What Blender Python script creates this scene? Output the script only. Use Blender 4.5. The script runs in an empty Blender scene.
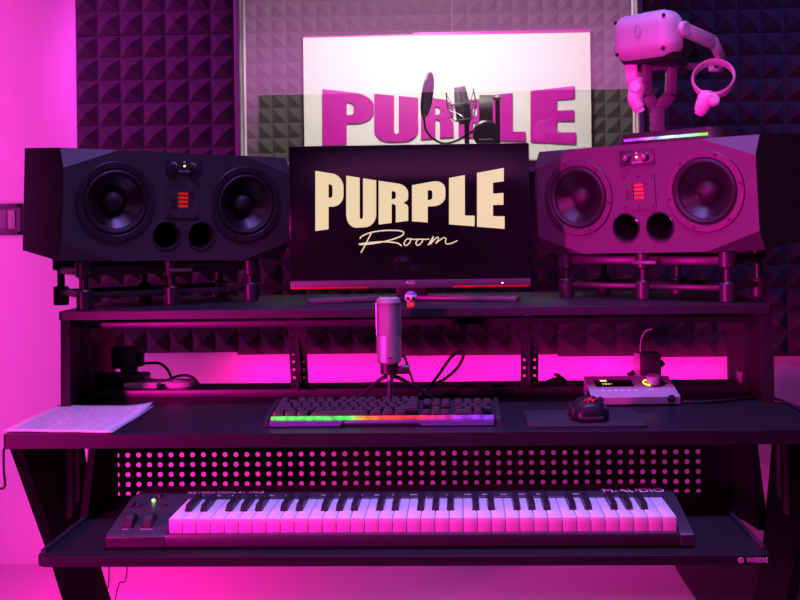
import bpy, bmesh, math, random
from mathutils import Vector, Matrix
from mathutils.geometry import tessellate_polygon
random.seed(7)
PI = math.pi
sc = bpy.context.scene
COL = sc.collection

# ------------------------------------------------------------------ camera
F = 1100.0
CAM = Vector((0, 0, 1.143))
TH, PH = math.radians(1.87), math.radians(0.75)
fwd = Vector((-math.sin(TH), math.cos(TH), 0))
r0 = Vector((math.cos(TH), math.sin(TH), 0)); u0 = Vector((0, 0, 1))
RGT = r0*math.cos(PH) - u0*math.sin(PH)
UP = u0*math.cos(PH) + r0*math.sin(PH)
_d = Vector((0, 1, 0))
CX = 456 - F*_d.dot(RGT)/_d.dot(fwd)
CY = 223 + F*_d.dot(UP)/_d.dot(fwd)
cam = bpy.data.cameras.new('camera'); co = bpy.data.objects.new('camera', cam); COL.objects.link(co)
cam.sensor_width = 36; cam.lens = F/800*36
cam.shift_x = (400-CX)/800; cam.shift_y = (CY-300)/800
cam.clip_start = 0.05
m = Matrix((RGT, UP, -fwd)).transposed().to_4x4(); m.translation = CAM
co.matrix_world = m
sc.camera = co

def ray(px, py):
    return fwd + RGT*((px-CX)/F) + UP*((CY-py)/F)
def P(px, py, Y):
    d = ray(px, py); return CAM + d*((Y-CAM.y)/d.y)
def PZ(px, py, z):
    d = ray(px, py); return CAM + d*((z-CAM.z)/d.z)

# ------------------------------------------------------------------ materials
def lin(c):
    return tuple((v/12.92 if v <= .04045 else ((v+.055)/1.055)**2.4) for v in c)
MATS = {}
def mat(name, col, rough=.5, metal=0., spec=.5, var=.12, scale=40., bump=0., bscale=200., coat=0.):
    if name in MATS: return MATS[name]
    m = bpy.data.materials.new(name); m.use_nodes = True
    nt = m.node_tree; b = nt.nodes['Principled BSDF']
    b.inputs['Metallic'].default_value = metal
    b.inputs['Specular IOR Level'].default_value = spec
    b.inputs['Coat Weight'].default_value = coat
    tc = nt.nodes.new('ShaderNodeTexCoord')
    nz = nt.nodes.new('ShaderNodeTexNoise'); nz.inputs['Scale'].default_value = scale; nz.inputs['Detail'].default_value = 4
    nt.links.new(tc.outputs['Object'], nz.inputs['Vector'])
    mx = nt.nodes.new('ShaderNodeMix'); mx.data_type = 'RGBA'
    a = tuple(max(0, c*(1-var)) for c in col[:3]); z = tuple(min(1, c*(1+var)) for c in col[:3])
    mx.inputs[6].default_value = (*a, 1); mx.inputs[7].default_value = (*z, 1)
    nt.links.new(nz.outputs['Fac'], mx.inputs[0]); nt.links.new(mx.outputs[2], b.inputs['Base Color'])
    mr = nt.nodes.new('ShaderNodeMapRange')
    mr.inputs['To Min'].default_value = max(.02, rough-.06); mr.inputs['To Max'].default_value = min(1, rough+.06)
    nt.links.new(nz.outputs['Fac'], mr.inputs['Value']); nt.links.new(mr.outputs[0], b.inputs['Roughness'])
    if bump:
        n2 = nt.nodes.new('ShaderNodeTexNoise'); n2.inputs['Scale'].default_value = bscale; n2.inputs['Detail'].default_value = 3
        nt.links.new(tc.outputs['Object'], n2.inputs['Vector'])
        bp = nt.nodes.new('ShaderNodeBump'); bp.inputs['Strength'].default_value = bump; bp.inputs['Distance'].default_value = .002
        nt.links.new(n2.outputs['Fac'], bp.inputs['Height']); nt.links.new(bp.outputs[0], b.inputs['Normal'])
    MATS[name] = m; return m
def glow(name, col, strength, base=(.02, .02, .02)):
    if name in MATS: return MATS[name]
    m = bpy.data.materials.new(name); m.use_nodes = True
    b = m.node_tree.nodes['Principled BSDF']
    b.inputs['Base Color'].default_value = (*base, 1); b.inputs['Roughness'].default_value = .4
    b.inputs['Emission Color'].default_value = (*col, 1); b.inputs['Emission Strength'].default_value = strength
    MATS[name] = m; return m
def led_ramp(name, stops, x0, x1, strength):
    """LED strip whose lamps change colour along local x"""
    m = bpy.data.materials.new(name); m.use_nodes = True; nt = m.node_tree; b = nt.nodes['Principled BSDF']
    tc = nt.nodes.new('ShaderNodeTexCoord'); sx = nt.nodes.new('ShaderNodeSeparateXYZ')
    nt.links.new(tc.outputs['Object'], sx.inputs[0])
    mr = nt.nodes.new('ShaderNodeMapRange'); mr.inputs['From Min'].default_value = x0; mr.inputs['From Max'].default_value = x1
    nt.links.new(sx.outputs['X'], mr.inputs['Value'])
    cr = nt.nodes.new('ShaderNodeValToRGB'); el = cr.color_ramp.elements
    while len(el) > 1: el.remove(el[-1])
    el[0].position = stops[0][0]; el[0].color = (*stops[0][1], 1)
    for p, c in stops[1:]:
        e = el.new(p); e.color = (*c, 1)
    nt.links.new(mr.outputs[0], cr.inputs[0]); nt.links.new(cr.outputs[0], b.inputs['Emission Color'])
    wv = nt.nodes.new('ShaderNodeTexNoise'); wv.inputs['Scale'].default_value = 60
    nt.links.new(tc.outputs['Object'], wv.inputs['Vector'])
    m2 = nt.nodes.new('ShaderNodeMapRange'); m2.inputs['From Min'].default_value = .35; m2.inputs['From Max'].default_value = .65
    m2.inputs['To Min'].default_value = strength*.5; m2.inputs['To Max'].default_value = strength*1.3
    nt.links.new(wv.outputs['Fac'], m2.inputs['Value']); nt.links.new(m2.outputs[0], b.inputs['Emission Strength'])
    b.inputs['Base Color'].default_value = (.03, .03, .03, 1)
    return m

M_WALL = mat('white_wall_paint', (.78, .76, .78), .75, var=.03, scale=9, bump=.25, bscale=260)
M_BOOTHW = mat('booth_wall_paint', (.6, .6, .6), .8, var=.03)
M_FLOOR = mat('glossy_light_floor', (.56, .54, .56), .32, var=.015, scale=3)
M_DARKW = mat('dark_studio_wall', (.035, .03, .04), .85, var=.1)
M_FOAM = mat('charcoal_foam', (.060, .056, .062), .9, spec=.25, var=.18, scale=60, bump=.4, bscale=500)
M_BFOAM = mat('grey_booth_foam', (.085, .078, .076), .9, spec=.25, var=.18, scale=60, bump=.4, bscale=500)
M_FRAME = mat('white_window_plastic', (.8, .78, .8), .35, var=.03)
M_DESK = mat('black_melamine', (.022, .021, .027), .42, var=.15, scale=90, bump=.15, bscale=900)
M_DESKTOP = mat('dark_desktop_melamine', (.020, .021, .024), .36, spec=.2, var=.15, scale=90, bump=.2, bscale=900)
M_LEG = mat('black_leg_steel', (.006, .006, .007), .7, spec=.06)
M_SIDE = mat('black_side_panel', (.016, .015, .019), .6, spec=.25)
M_METAL = mat('black_powder_metal', (.032, .030, .036), .38, var=.12, scale=70)
M_SPK = mat('speaker_charcoal_paint', (.062, .056, .068), .5, var=.08, scale=80, bump=.2, bscale=900)
M_SPKD = mat('speaker_side_vinyl', (.02, .019, .022), .7, var=.12, scale=80)
M_CONE = mat('woven_cone', (.014, .013, .016), .2, var=.3, scale=220, bump=.3, bscale=700, coat=.3)
M_RUB = mat('black_rubber', (.018, .017, .02), .55, var=.15)
M_HOLE = mat('port_inside', (.01, .01, .011), .6, var=.1)
M_ISO = mat('satin_black_plastic', (.05, .048, .055), .33, var=.1)
M_PLAST = mat('black_plastic', (.025, .024, .028), .4, var=.12)
M_SCREEN = mat('glossy_black_screen', (.006, .006, .008), .12, spec=.5, var=.05)
M_WKEY = mat('white_key_plastic', (.82, .81, .82), .3, var=.02)
M_BKEY = mat('black_key_plastic', (.02, .02, .024), .38, var=.1)
M_SYN = mat('keyboard_case_plastic', (.04, .04, .048), .38, var=.1, bump=.15, bscale=900)
M_SILV = mat('silver_aluminium', (.36, .38, .42), .42, metal=0., var=.05, scale=120)
M_MICS = mat('microphone_silver', (.58, .56, .58), .34, metal=.6, var=.05)
M_GRILL = mat('microphone_mesh', (.34, .33, .35), .45, metal=.5, var=.35, scale=600, bump=.5, bscale=1500)
M_CHROME = mat('brushed_steel', (.6, .6, .6), .25, metal=.9, var=.05)
M_VR = mat('white_headset_plastic', (.74, .73, .75), .45, var=.03)
M_PAPER = mat('white_paper', (.75, .73, .74), .8, var=.04)
M_SIGN = mat('magenta_gloss_acrylic', (.56, .002, .37), .35, spec=.3, var=.10, scale=160)
M_BOARD = mat('white_sign_board', (.86, .83, .80), .55, var=.02)
M_FABRIC = mat('mat_fabric', (.02, .02, .023), .9, var=.2, scale=300, bump=.3, bscale=1500)
M_KEYCAP = mat('keycap_plastic', (.04, .038, .042), .36, var=.12)
M_INK = mat('pale_print', (.7, .66, .7), .6, var=.05)
M_BOOTHMIC = mat('booth_mic_metal', (.10, .085, .09), .35, metal=.5, var=.1)

# ------------------------------------------------------------------ mesh helpers
RM = {}   # object -> root matrix
class MB:
    def __init__(s, local=False):
        s.bm = bmesh.new(); s.local = local
    def _add(s, t):
        me = bpy.data.meshes.new('tmp'); t.to_mesh(me); t.free(); s.bm.from_mesh(me); bpy.data.meshes.remove(me)
    def box(s, c, d, bev=0, seg=2, M=None, taper=None):
        t = bmesh.new(); bmesh.ops.create_cube(t, size=1)
        for v in t.verts:
            k = taper if (taper and v.co.z > 0) else 1
            v.co = Vector((v.co.x*d[0]*k, v.co.y*d[1]*k, v.co.z*d[2]))
        if bev: bmesh.ops.bevel(t, geom=list(t.edges), offset=bev, segments=seg, profile=.5, affect='EDGES')
        for v in t.verts:
            v.co = (M @ v.co if M else v.co) + Vector(c)
        s._add(t); return s
    def span(s, a, b, bev=0, seg=2):
        c = [(a[i]+b[i])/2 for i in range(3)]; d = [abs(b[i]-a[i]) for i in range(3)]
        return s.box(c, d, bev, seg)
    def bar(s, p0, p1, w, d, bev=.001, up=(0, 0, 1)):
        p0, p1 = Vector(p0), Vector(p1); z = (p1-p0); L = z.length; z.normalize()
        up = Vector(up)
        if abs(z.dot(up)) > .95: up = Vector((0, 1, 0))
        x = up.cross(z).normalized(); y = z.cross(x)
        M = Matrix((x, y, z)).transposed()
        return s.box((p0+p1)/2, (w, d, L), bev, 2, M)
    def cyl(s, p0, p1, r, r1=None, n=24, caps=True):
        p0, p1 = Vector(p0), Vector(p1); r1 = r if r1 is None else r1
        return s.lathe([(0, 0), (r, 0), (r1, (p1-p0).length), (0, (p1-p0).length)] if caps else [(r, 0), (r1, (p1-p0).length)], p0, p1-p0, n)
    def lathe(s, prof, o, axis=(0, 0, 1), n=32, sx=1., sy=1.):
        o = Vector(o); z = Vector(axis).normalized()
        a = Vector((0, 1, 0)) if abs(z.y) < .9 else Vector((1, 0, 0))
        x = a.cross(z).normalized(); y = z.cross(x)
        t = bmesh.new(); rings = []
        for r, h in prof:
            if r < 1e-6: rings.append([t.verts.new(o+z*h)])
            else: rings.append([t.verts.new(o+z*h+x*(r*sx*math.cos(2*PI*i/n))+y*(r*sy*math.sin(2*PI*i/n))) for i in range(n)])
        for A, B in zip(rings, rings[1:]):
            for i in range(n):
                j = (i+1) % n
                if len(A) == 1 and len(B) == 1: continue
                if len(A) == 1: t.faces.new((A[0], B[j], B[i]))
                elif len(B) == 1: t.faces.new((A[i], A[j], B[0]))
                else: t.faces.new((A[i], A[j], B[j], B[i]))
        s._add(t); return s
    def tube(s, pts, r, n=10, closed=False, smooth=0, flat=1.):
        pts = [Vector(p) for p in pts]
        if smooth: pts = catmull(pts, smooth, closed)
        N = len(pts); t = bmesh.new(); rings = []
        tan = []
        for i in range(N):
            a = pts[(i-1) % N] if (closed or i > 0) else pts[i]; b = pts[(i+1) % N] if (closed or i < N-1) else pts[i]
            tan.append((b-a).normalized())
        x = tan[0].orthogonal().normalized()
        for i in range(N):
            x = (x - tan[i]*x.dot(tan[i])).normalized(); y = tan[i].cross(x)
            rr = r[i*len(r)//N] if isinstance(r, (list, tuple)) else r
            rings.append([t.verts.new(pts[i]+x*(rr*math.cos(2*PI*k/n))+y*(rr*flat*math.sin(2*PI*k/n))) for k in range(n)])
        for i in range(N if closed else N-1):
            A, B = rings[i], rings[(i+1) % N]
            for k in range(n):
                j = (k+1) % n; t.faces.new((A[k], A[j], B[j], B[k]))
        if not closed:
            t.faces.new(rings[0][::-1]); t.faces.new(rings[-1])
        s._add(t); return s
    def sphere(s, c, r, M=None, u=24, v=14):
        t = bmesh.new(); bmesh.ops.create_uvsphere(t, u_segments=u, v_segments=v, radius=1)
        r = r if isinstance(r, (tuple, list)) else (r, r, r)
        for w in t.verts:
            q = Vector((w.co.x*r[0], w.co.y*r[1], w.co.z*r[2])); w.co = (M @ q if M else q)+Vector(c)
        s._add(t); return s
    def plate(s, loops, f0, f1=None):
        """filled 2D outline with holes, mapped by f0 (front) and f1 (back) with side walls"""
        t = bmesh.new(); flat = [p for l in loops for p in l]
        tri = tessellate_polygon([[Vector((p[0], p[1], 0)) for p in l] for l in loops])
        A = [t.verts.new(f0(*p)) for p in flat]
        for a, b, c in tri: t.faces.new((A[a], A[b], A[c]))
        if f1:
            B = [t.verts.new(f1(*p)) for p in flat]
            for a, b, c in tri: t.faces.new((B[c], B[b], B[a]))
            k = 0
            for l in loops:
                n = len(l)
                for i in range(n):
                    j = (i+1) % n; t.faces.new((A[k+i], A[k+j], B[k+j], B[k+i]))
                k += n
        bmesh.ops.recalc_face_normals(t, faces=list(t.faces))
        s._add(t); return s
    def poly(s, vs, fs):
        t = bmesh.new(); V = [t.verts.new(v) for v in vs]
        for f in fs: t.faces.new([V[i] for i in f])
        s._add(t); return s
    def build(s, name, material, parent=None, origin=None, ang=25, recalc=True):
        if recalc: bmesh.ops.recalc_face_normals(s.bm, faces=list(s.bm.faces))
        if parent is not None:
            M = RM[parent]
            if not s.local: s.bm.transform(M.inverted())
        elif origin is not None:
            s.bm.transform(Matrix.Translation(-Vector(origin)))
        me = bpy.data.meshes.new(name); s.bm.to_mesh(me); s.bm.free()
        for p in me.polygons: p.use_smooth = True
        me.set_sharp_from_angle(angle=math.radians(ang))
        me.materials.append(material)
        o = bpy.data.objects.new(name, me); COL.objects.link(o)
        if parent is not None: o.parent = parent; RM[o] = RM[parent]
        else:
            if origin is not None: o.location = origin
            RM[o] = Matrix.Translation(Vector(origin or (0, 0, 0)))
        return o
def catmull(p, k, closed=False):
    out = []; n = len(p)
    for i in range(n if closed else n-1):
        a = p[(i-1) % n] if (closed or i > 0) else p[0]*2-p[1]
        b, c = p[i], p[(i+1) % n]
        d = p[(i+2) % n] if (closed or i+2 < n) else p[-1]*2-p[-2]
        for q in range(k):
            u = q/k
            out.append(.5*((2*b)+(c-a)*u+(2*a-5*b+4*c-d)*u*u+(3*b-a-3*c+d)*u**3))
    if not closed: out.append(p[-1])
    return out
def place(o, loc, rotz, pit=0, rol=0, k=1):
    M = Matrix.Translation(Vector(loc)) @ Matrix.Rotation(rotz, 4, 'Z') @ Matrix.Rotation(pit, 4, 'X') @ Matrix.Rotation(rol, 4, 'Y') @ Matrix.Scale(k, 4)
    o.matrix_world = M; RM[o] = M.copy()
def thing(name, label, cat, loc=(0, 0, 0), rotz=0, group=None):
    o = bpy.data.objects.new(name, None); COL.objects.link(o); o.empty_display_size = .05
    o.location = loc; o.rotation_euler = (0, 0, rotz)
    RM[o] = Matrix.Translation(Vector(loc)) @ Matrix.Rotation(rotz, 4, 'Z')
    o['label'] = label; o['category'] = cat
    if group: o['group'] = group
    return o
def tag(o, label, cat, group=None):
    o['label'] = label; o['category'] = cat
    if group: o['group'] = group
    return o
def struct(o, label=None):
    o['kind'] = 'structure'
    if label: o['label'] = label
    return o
def dup(root, loc, rotz, label):
    r = root.copy(); COL.objects.link(r); r.location = loc; r.rotation_euler = (0, 0, rotz); r['label'] = label
    RM[r] = Matrix.Translation(Vector(loc)) @ Matrix.Rotation(rotz, 4, 'Z')
    for ch in list(root.children):
        c = ch.copy(); COL.objects.link(c); c.parent = r; RM[c] = RM[r]
        for g in ch.children:
            d = g.copy(); COL.objects.link(d); d.parent = c; RM[d] = RM[r]
    return r
def text(name, body, size, M, material, parent, extrude=.0004, width=None):
    cu = bpy.data.curves.new('t', 'FONT'); cu.body = body; cu.size = size; cu.align_x = 'CENTER'; cu.align_y = 'CENTER'; cu.extrude = extrude
    cu.resolution_u = 3
    o = bpy.data.objects.new('t', cu); COL.objects.link(o)
    bpy.context.view_layer.update()
    dg = bpy.context.evaluated_depsgraph_get()
    me = bpy.data.meshes.new_from_object(o.evaluated_get(dg))
    bpy.data.objects.remove(o); bpy.data.curves.remove(cu)
    if width:
        xs = [v.co.x for v in me.vertices]; k = width/(max(xs)-min(xs))
        for v in me.vertices: v.co.x *= k
    me.transform(RM[parent].inverted() @ M if not getattr(M, 'loc', False) else M)
    me.materials.clear(); me.materials.append(material)
    r = bpy.data.objects.new(name, me); COL.objects.link(r); r.parent = parent; RM[r] = RM[parent]
    return r
def frame(o, x, y):
    """matrix whose x,y axes lie along x,y at o"""
    x = Vector(x).normalized(); y = Vector(y); y = (y-x*y.dot(x)).normalized(); z = x.cross(y)
    M = Matrix((x, y, z)).transposed().to_4x4(); M.translation = Vector(o); return M
def arc(cx, cy, rx, ry, a0, a1, n):
    return [(cx+rx*math.cos(math.radians(a0+(a1-a0)*i/n)), cy+ry*math.sin(math.radians(a0+(a1-a0)*i/n))) for i in range(n+1)]

# ------------------------------------------------------------------ lettering of the purple logo
def G_P():
    return [[(0, 0), (.47, 0), (.47, .40), (.62, .40)]+arc(.62, .62, .38, .22, -80, 0, 6)+arc(.62, .77, .38, .23, 0, 90, 7)+[(0, 1)],
            [(.47, .56)]+arc(.53, .62, .08, .06, -90, 0, 4)+arc(.53, .74, .08, .06, 0, 90, 4)+[(.47, .80)]]
def G_U():
    return [[(0, 1)]+arc(.36, .26, .36, .26, 180, 270, 8)+arc(.64, .26, .36, .26, 270, 360, 8)+[(1, 1), (.56, 1)]+arc(.505, .22, .055, .05, 0, -180, 6)+[(.45, 1)]]
def G_R():
    return [[(0, 0), (.44, 0), (.44, .47), (.50, .47)]+arc(.51, .41, .07, .05, 80, 0, 3)+[(.58, 0), (1, 0), (1, .36)]+arc(.86, .36, .14, .12, 10, 80, 4)
            + [(.84, .505)]+arc(.84, .66, .16, .14, -70, 0, 4)+arc(.66, .78, .34, .22, 0, 90, 7)+[(0, 1)],
            [(.44, .59)]+arc(.51, .645, .07, .05, -90, 0, 4)+arc(.51, .74, .07, .05, 0, 90, 4)+[(.44, .79)]]
def G_L(): return [[(0, 0), (1, 0), (1, .20), (.62, .20), (.62, 1), (0, 1)]]
def G_E(): return [[(0, 0), (1, 0), (1, .205), (.58, .205), (.58, .395), (.96, .395), (.96, .59), (.58, .59), (.58, .78), (.97, .78), (.97, 1), (0, 1)]]
def quadmap(x0, x1, tl, tr, bl, br):
    def f(u, v):
        t = tl+(tr-tl)*u; b = bl+(br-bl)*u
        return (x0+(x1-x0)*u, b+(t-b)*v)
    return f

# ================================================================== THE ROOM
YW = 3.70           # room face of the back wall
YB = 5.60           # face of the wall in the booth behind the window
wl, wr = P(240.5, 80, YW).x, P(637.5, 80, YW).x
wb = P(440, 162, YW).z; wt = 2.32
b = MB(); T = .06
HR = 3.05
b.span((-2.6, YW, 0), (wl, YW+T, HR)); b.span((wr, YW, 0), (2.6, YW+T, HR))
b.span((wl, YW, 0), (wr, YW+T, wb)); b.span((wl, YW, wt), (wr, YW+T, HR))
struct(b.build('wall_back', M_WALL), 'white painted back wall behind the desk')
struct(MB().span((-2.6, -1.5, -.1), (2.6, YW, 0)).build('floor', M_FLOOR), 'pale glossy floor under the desk')
struct(MB().span((-2.6, -1.5, HR), (2.6, YW+T, HR+.1)).build('ceiling', M_DARKW))
struct(MB().span((-2.7, -1.5, 0), (-2.6, YW+T, HR)).build('wall_left', M_DARKW))
struct(MB().span((2.6, -1.5, 0), (2.7, YW+T, HR)).build('wall_right', M_DARKW))
struct(MB().span((-2.6, -1.6, 0), (2.6, -1.5, HR)).build('wall_front', M_WALL))
# wide dark folding door in the wall behind the camera (it shows only as the dark part of the window's reflection)
dx0, dx1 = -1.58, 1.85
d = MB().span((dx0, -1.5, 0), (dx1, -1.44, 2.2)).build('door_1', M_DARKW); struct(d)
# booth shell
struct(MB().span((-2.2, YB, 0), (2.2, YB+.1, 2.7)).build('wall_booth_back', M_BOOTHW))
struct(MB().span((-2.3, YW+T, 0), (-2.2, YB, 2.7)).build('wall_booth_left', M_BOOTHW))
struct(MB().span((2.2, YW+T, 0), (2.3, YB, 2.7)).build('wall_booth_right', M_BOOTHW))
struct(MB().span((-2.3, YW+T, -.1), (2.3, YB+.1, 0)).build('floor_booth', M_DARKW))
struct(MB().span((-2.3, YW+T, 2.7), (2.3, YB+.1, 2.8)).build('ceiling_booth', M_BOOTHW))
# window between room and booth
win = bpy.data.objects.new('window_1', None); COL.objects.link(win); win.location = ((wl+wr)/2, YW, wb); win['kind'] = 'structure'
win['label'] = 'fixed glass window looking into the recording booth'
RM[win] = Matrix.Translation(win.location)
tw = .017
b = MB()
b.span((wl-tw, YW-.022, wb-tw), (wl, YW, wt+tw), .002); b.span((wr, YW-.022, wb-tw), (wr+tw, YW, wt+tw), .002)
b.span((wl, YW-.022, wb-tw), (wr, YW, wb), .002); b.span((wl, YW-.022, wt), (wr, YW, wt+tw), .002)
b.build('window_frame', mat('grey_window_trim', (.17, .16, .18), .4), win)
b = MB(); q = .006
b.span((wl, YW+.03, wb), (wl+q, YW+T+.01, wt)); b.span((wr-q, YW+.03, wb), (wr, YW+T+.01, wt)); b.span((wl, YW+.03, wb), (wr, YW+T+.01, wb+q))
b.build('window_reveal', M_FRAME, win)
gm = bpy.data.materials.new('double_glazing'); gm.use_nodes = True; nt = gm.node_tree; nt.nodes.remove(nt.nodes['Principled BSDF'])
tr = nt.nodes.new('ShaderNodeBsdfTransparent'); gl = nt.nodes.new('ShaderNodeBsdfGlossy'); gl.inputs['Roughness'].default_value = 0
mxs = nt.nodes.new('ShaderNodeMixShader'); mxs.inputs[0].default_value = .18
nt.links.new(tr.outputs[0], mxs.inputs[1]); nt.links.new(gl.outputs[0], mxs.inputs[2]); nt.links.new(mxs.outputs[0], nt.nodes['Material Output'].inputs[0])
MB().span((wl, YW+.012, wb), (wr, YW+.018, wt)).build('window_pane', gm, win)

# ------------------------------------------------------------------ acoustic foam
FP = .0768          # pyramid pitch
def foam(x0, z1, nx, ny, yface, label, group, material, depth=.05, width=None):
    """tile with its top left corner at x0,z1, glued on a wall whose face is yface"""
    b = MB(); base = .016; g = .0012
    w, h = (width or nx*FP), ny*FP; FX = w/nx
    b.span((x0+g, yface-base, z1-h+g), (x0+w-g, yface, z1-g))
    vs, fs = [], []
    for i in range(nx):
        for j in range(ny):
            xa, xb = x0+i*FX+g*1.5, x0+(i+1)*FX-g*1.5; za, zb = z1-(j+1)*FP+g*1.5, z1-j*FP-g*1.5
            k = len(vs); c = ((xa+xb)/2, (za+zb)/2); e = .003
            vs += [(xa, yface-base, za), (xb, yface-base, za), (xb, yface-base, zb), (xa, yface-base, zb),
                   (c[0]-e, yface-depth, c[1]-e), (c[0]+e, yface-depth, c[1]-e), (c[0]+e, yface-depth, c[1]+e), (c[0]-e, yface-depth, c[1]+e)]
            fs += [(k, k+1, k+5, k+4), (k+1, k+2, k+6, k+5), (k+2, k+3, k+7, k+6), (k+3, k, k+4, k+7), (k+4, k+5, k+6, k+7)]
    b.poly(vs, fs)
    return tag(b.build('acoustic_foam_panel', material, None, (x0+w/2, yface, z1-h), ang=20, recalc=True), label, 'foam panel', group)
fz0 = P(200, 353, YW-.02).z; S7 = 7*FP
xl = P(75.5, 80, YW-.02).x
g1 = 'charcoal foam panels around the window'
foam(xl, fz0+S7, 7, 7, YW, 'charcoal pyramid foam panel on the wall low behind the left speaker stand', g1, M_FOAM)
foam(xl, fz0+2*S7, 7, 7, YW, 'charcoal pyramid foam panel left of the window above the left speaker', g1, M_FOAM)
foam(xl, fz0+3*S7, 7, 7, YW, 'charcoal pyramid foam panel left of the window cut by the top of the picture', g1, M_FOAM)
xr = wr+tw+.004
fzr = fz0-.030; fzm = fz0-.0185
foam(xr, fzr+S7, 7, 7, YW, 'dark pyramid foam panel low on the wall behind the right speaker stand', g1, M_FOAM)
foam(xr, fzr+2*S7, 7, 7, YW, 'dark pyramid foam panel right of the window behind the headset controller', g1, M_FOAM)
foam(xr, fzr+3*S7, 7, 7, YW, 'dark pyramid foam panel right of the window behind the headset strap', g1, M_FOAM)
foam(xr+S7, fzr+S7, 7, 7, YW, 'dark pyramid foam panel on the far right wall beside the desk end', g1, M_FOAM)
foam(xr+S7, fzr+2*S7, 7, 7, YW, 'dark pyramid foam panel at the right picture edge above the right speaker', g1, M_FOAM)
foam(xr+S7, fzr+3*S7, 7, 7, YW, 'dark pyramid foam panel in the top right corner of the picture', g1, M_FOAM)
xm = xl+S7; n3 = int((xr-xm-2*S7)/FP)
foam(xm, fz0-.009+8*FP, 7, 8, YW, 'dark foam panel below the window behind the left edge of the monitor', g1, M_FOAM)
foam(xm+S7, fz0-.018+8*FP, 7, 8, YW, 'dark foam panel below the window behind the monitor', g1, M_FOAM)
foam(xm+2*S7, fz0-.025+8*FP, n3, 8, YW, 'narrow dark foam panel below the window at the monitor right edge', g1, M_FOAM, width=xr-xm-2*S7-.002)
# booth foam
bx = P(241.5, 60, YB-.02).x; bz = P(280, 2.5, YB-.02).z
names = {(0, 0): 'grey foam panel in the booth at the upper left corner of the glass', (0, 1): 'grey foam panel in the booth left of the white sign, lower down',
         (1, 0): 'grey foam panel in the booth above the first letters of the sign', (2, 0): 'grey foam panel in the booth above the middle of the white sign',
         (3, 0): 'grey foam panel in the booth behind the upper right corner of the white sign', (3, 1): 'grey foam panel in the booth right of the last sign letter'}
for (i, j), lb in names.items():
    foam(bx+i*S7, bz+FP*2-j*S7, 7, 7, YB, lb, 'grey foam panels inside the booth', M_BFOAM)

# ------------------------------------------------------------------ sign in the booth
YS = YB-.075
a = P(303, 38, YS); c = P(592, 172, YS); zt = P(447, 35, YS).z
sign = thing('wall_sign', 'white sign board with big raised magenta letters behind the glass', 'sign', ((a.x+c.x)/2, YS, c.z))
b = MB(); b.span((a.x, YS, c.z), (c.x, YS+.022, zt), .001); b.build('board', M_BOARD, sign)
b = MB(); xm_ = P(413, 34, YS).x
b.span((a.x, YS+.002, zt-.003), (xm_, YS+.03, zt+.008)); b.span((xm_, YS+.002, zt-.002), (c.x, YS+.03, zt+.016))
o = b.build('edge_glow_strip', M_SIGN, sign); o['label'] = 'magenta strip for the painted edge and its glow along the board top'  # solid strip stands in for shade and glow around the magenta edge paint
SL = [(G_P, 322.4, 373.6, 89, 94.6, 145.8, 143), (G_U, 374.3, 418, 93.6, 97.6, 142, 141.5), (G_R, 421, 453.5, 96.5, 100.5, 139.5, 137),
      (G_P, 458.5, 489, 100.8, 98, 137.3, 138.6), (G_L, 491, 525.7, 95, 91.5, 140.4, 141.6), (G_E, 530.5, 576, 90.7, 85.6, 142, 144.4)]
for g, *q in SL:
    f = quadmap(*q)
    def fr(u, v, f=f): return P(*f(u, v), YS-.016)
    def bk(u, v, f=f):
        p = P(*f(u, v), YS-.016); p.y = YS; return p
    lt = MB().plate(g(), fr, bk).build('letter', M_SIGN, sign, ang=25)
    md = lt.modifiers.new('edge', 'BEVEL'); md.width = .004; md.segments = 2; md.limit_method = 'ANGLE'

# ------------------------------------------------------------------ booth microphone, pop filter, headphones
YM = 4.02
px = 1.0/(F/YM)     # one photo pixel in metres here
def B(x, y, dy=0): return P(x, y, YM+dy)
mst = thing('microphone_stand', 'dark microphone stand behind the glass in front of the sign', 'stand', (B(470, 200).x, YM, 0))
base = B(467, 143)
MB().cyl((base.x, YM, .02), (base.x, YM, B(467, 122).z), .009).build('pole', M_PLAST, mst)
MB().lathe([(0, 0), (.14, 0), (.14, .012), (.03, .022), (0, .022)], (base.x, YM, 0), n=32).build('base', M_PLAST, mst)
t1 = B(497.5, 100)
MB().cyl((t1.x, YM, B(497, 160).z), (t1.x, YM, t1.z), .0085).build('side_post', M_PLAST, mst)
MB().tube([(t1.x, YM, B(497, 155).z), (base.x, YM, B(467, 165).z)], .008).build('cross_arm', M_PLAST, mst)
MB().lathe([(0, 0), (.012, 0), (.018, .006), (.018, .011), (.006, .02), (0, .021)], (t1.x, YM, t1.z-.002)).build('top_knob', M_CHROME, mst)
bm_ = thing('studio_microphone', 'dark large condenser microphone in a wire shock mount behind the glass', 'microphone', B(465, 128))
top, bot = B(459.5, 86.5), B(464.5, 121)
ax = top-bot; L = ax.length
MB().lathe([(0, 0), (.026, 0), (.028, .01), (.0285, L*.45)], bot, ax, 28).build('body', M_BOOTHMIC, bm_)
MB().lathe([(.0285, L*.45), (.0285, L*.5), (.021, L-.004), (.018, L), (0, L)], bot, ax, 28).build('grille', M_GRILL, bm_)
MB().lathe([(0, 0), (.02, 0), (.022, .012), (0, .012)], bot-ax.normalized()*.011, ax, 24).build('connector', M_BOOTHMIC, bm_)
sm = MB(); cen = B(461.8, 105); axn = ax.normalized(); e1 = axn.orthogonal().normalized(); e2 = axn.cross(e1)
ring = lambda r, h: [cen+axn*h+e1*(r*math.cos(2*PI*i/32))+e2*(r*math.sin(2*PI*i/32)) for i in range(32)]
sm.tube(ring(.054, .0), .0026, 8, True); sm.tube(ring(.032, -.055), .0026, 8, True)
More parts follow.
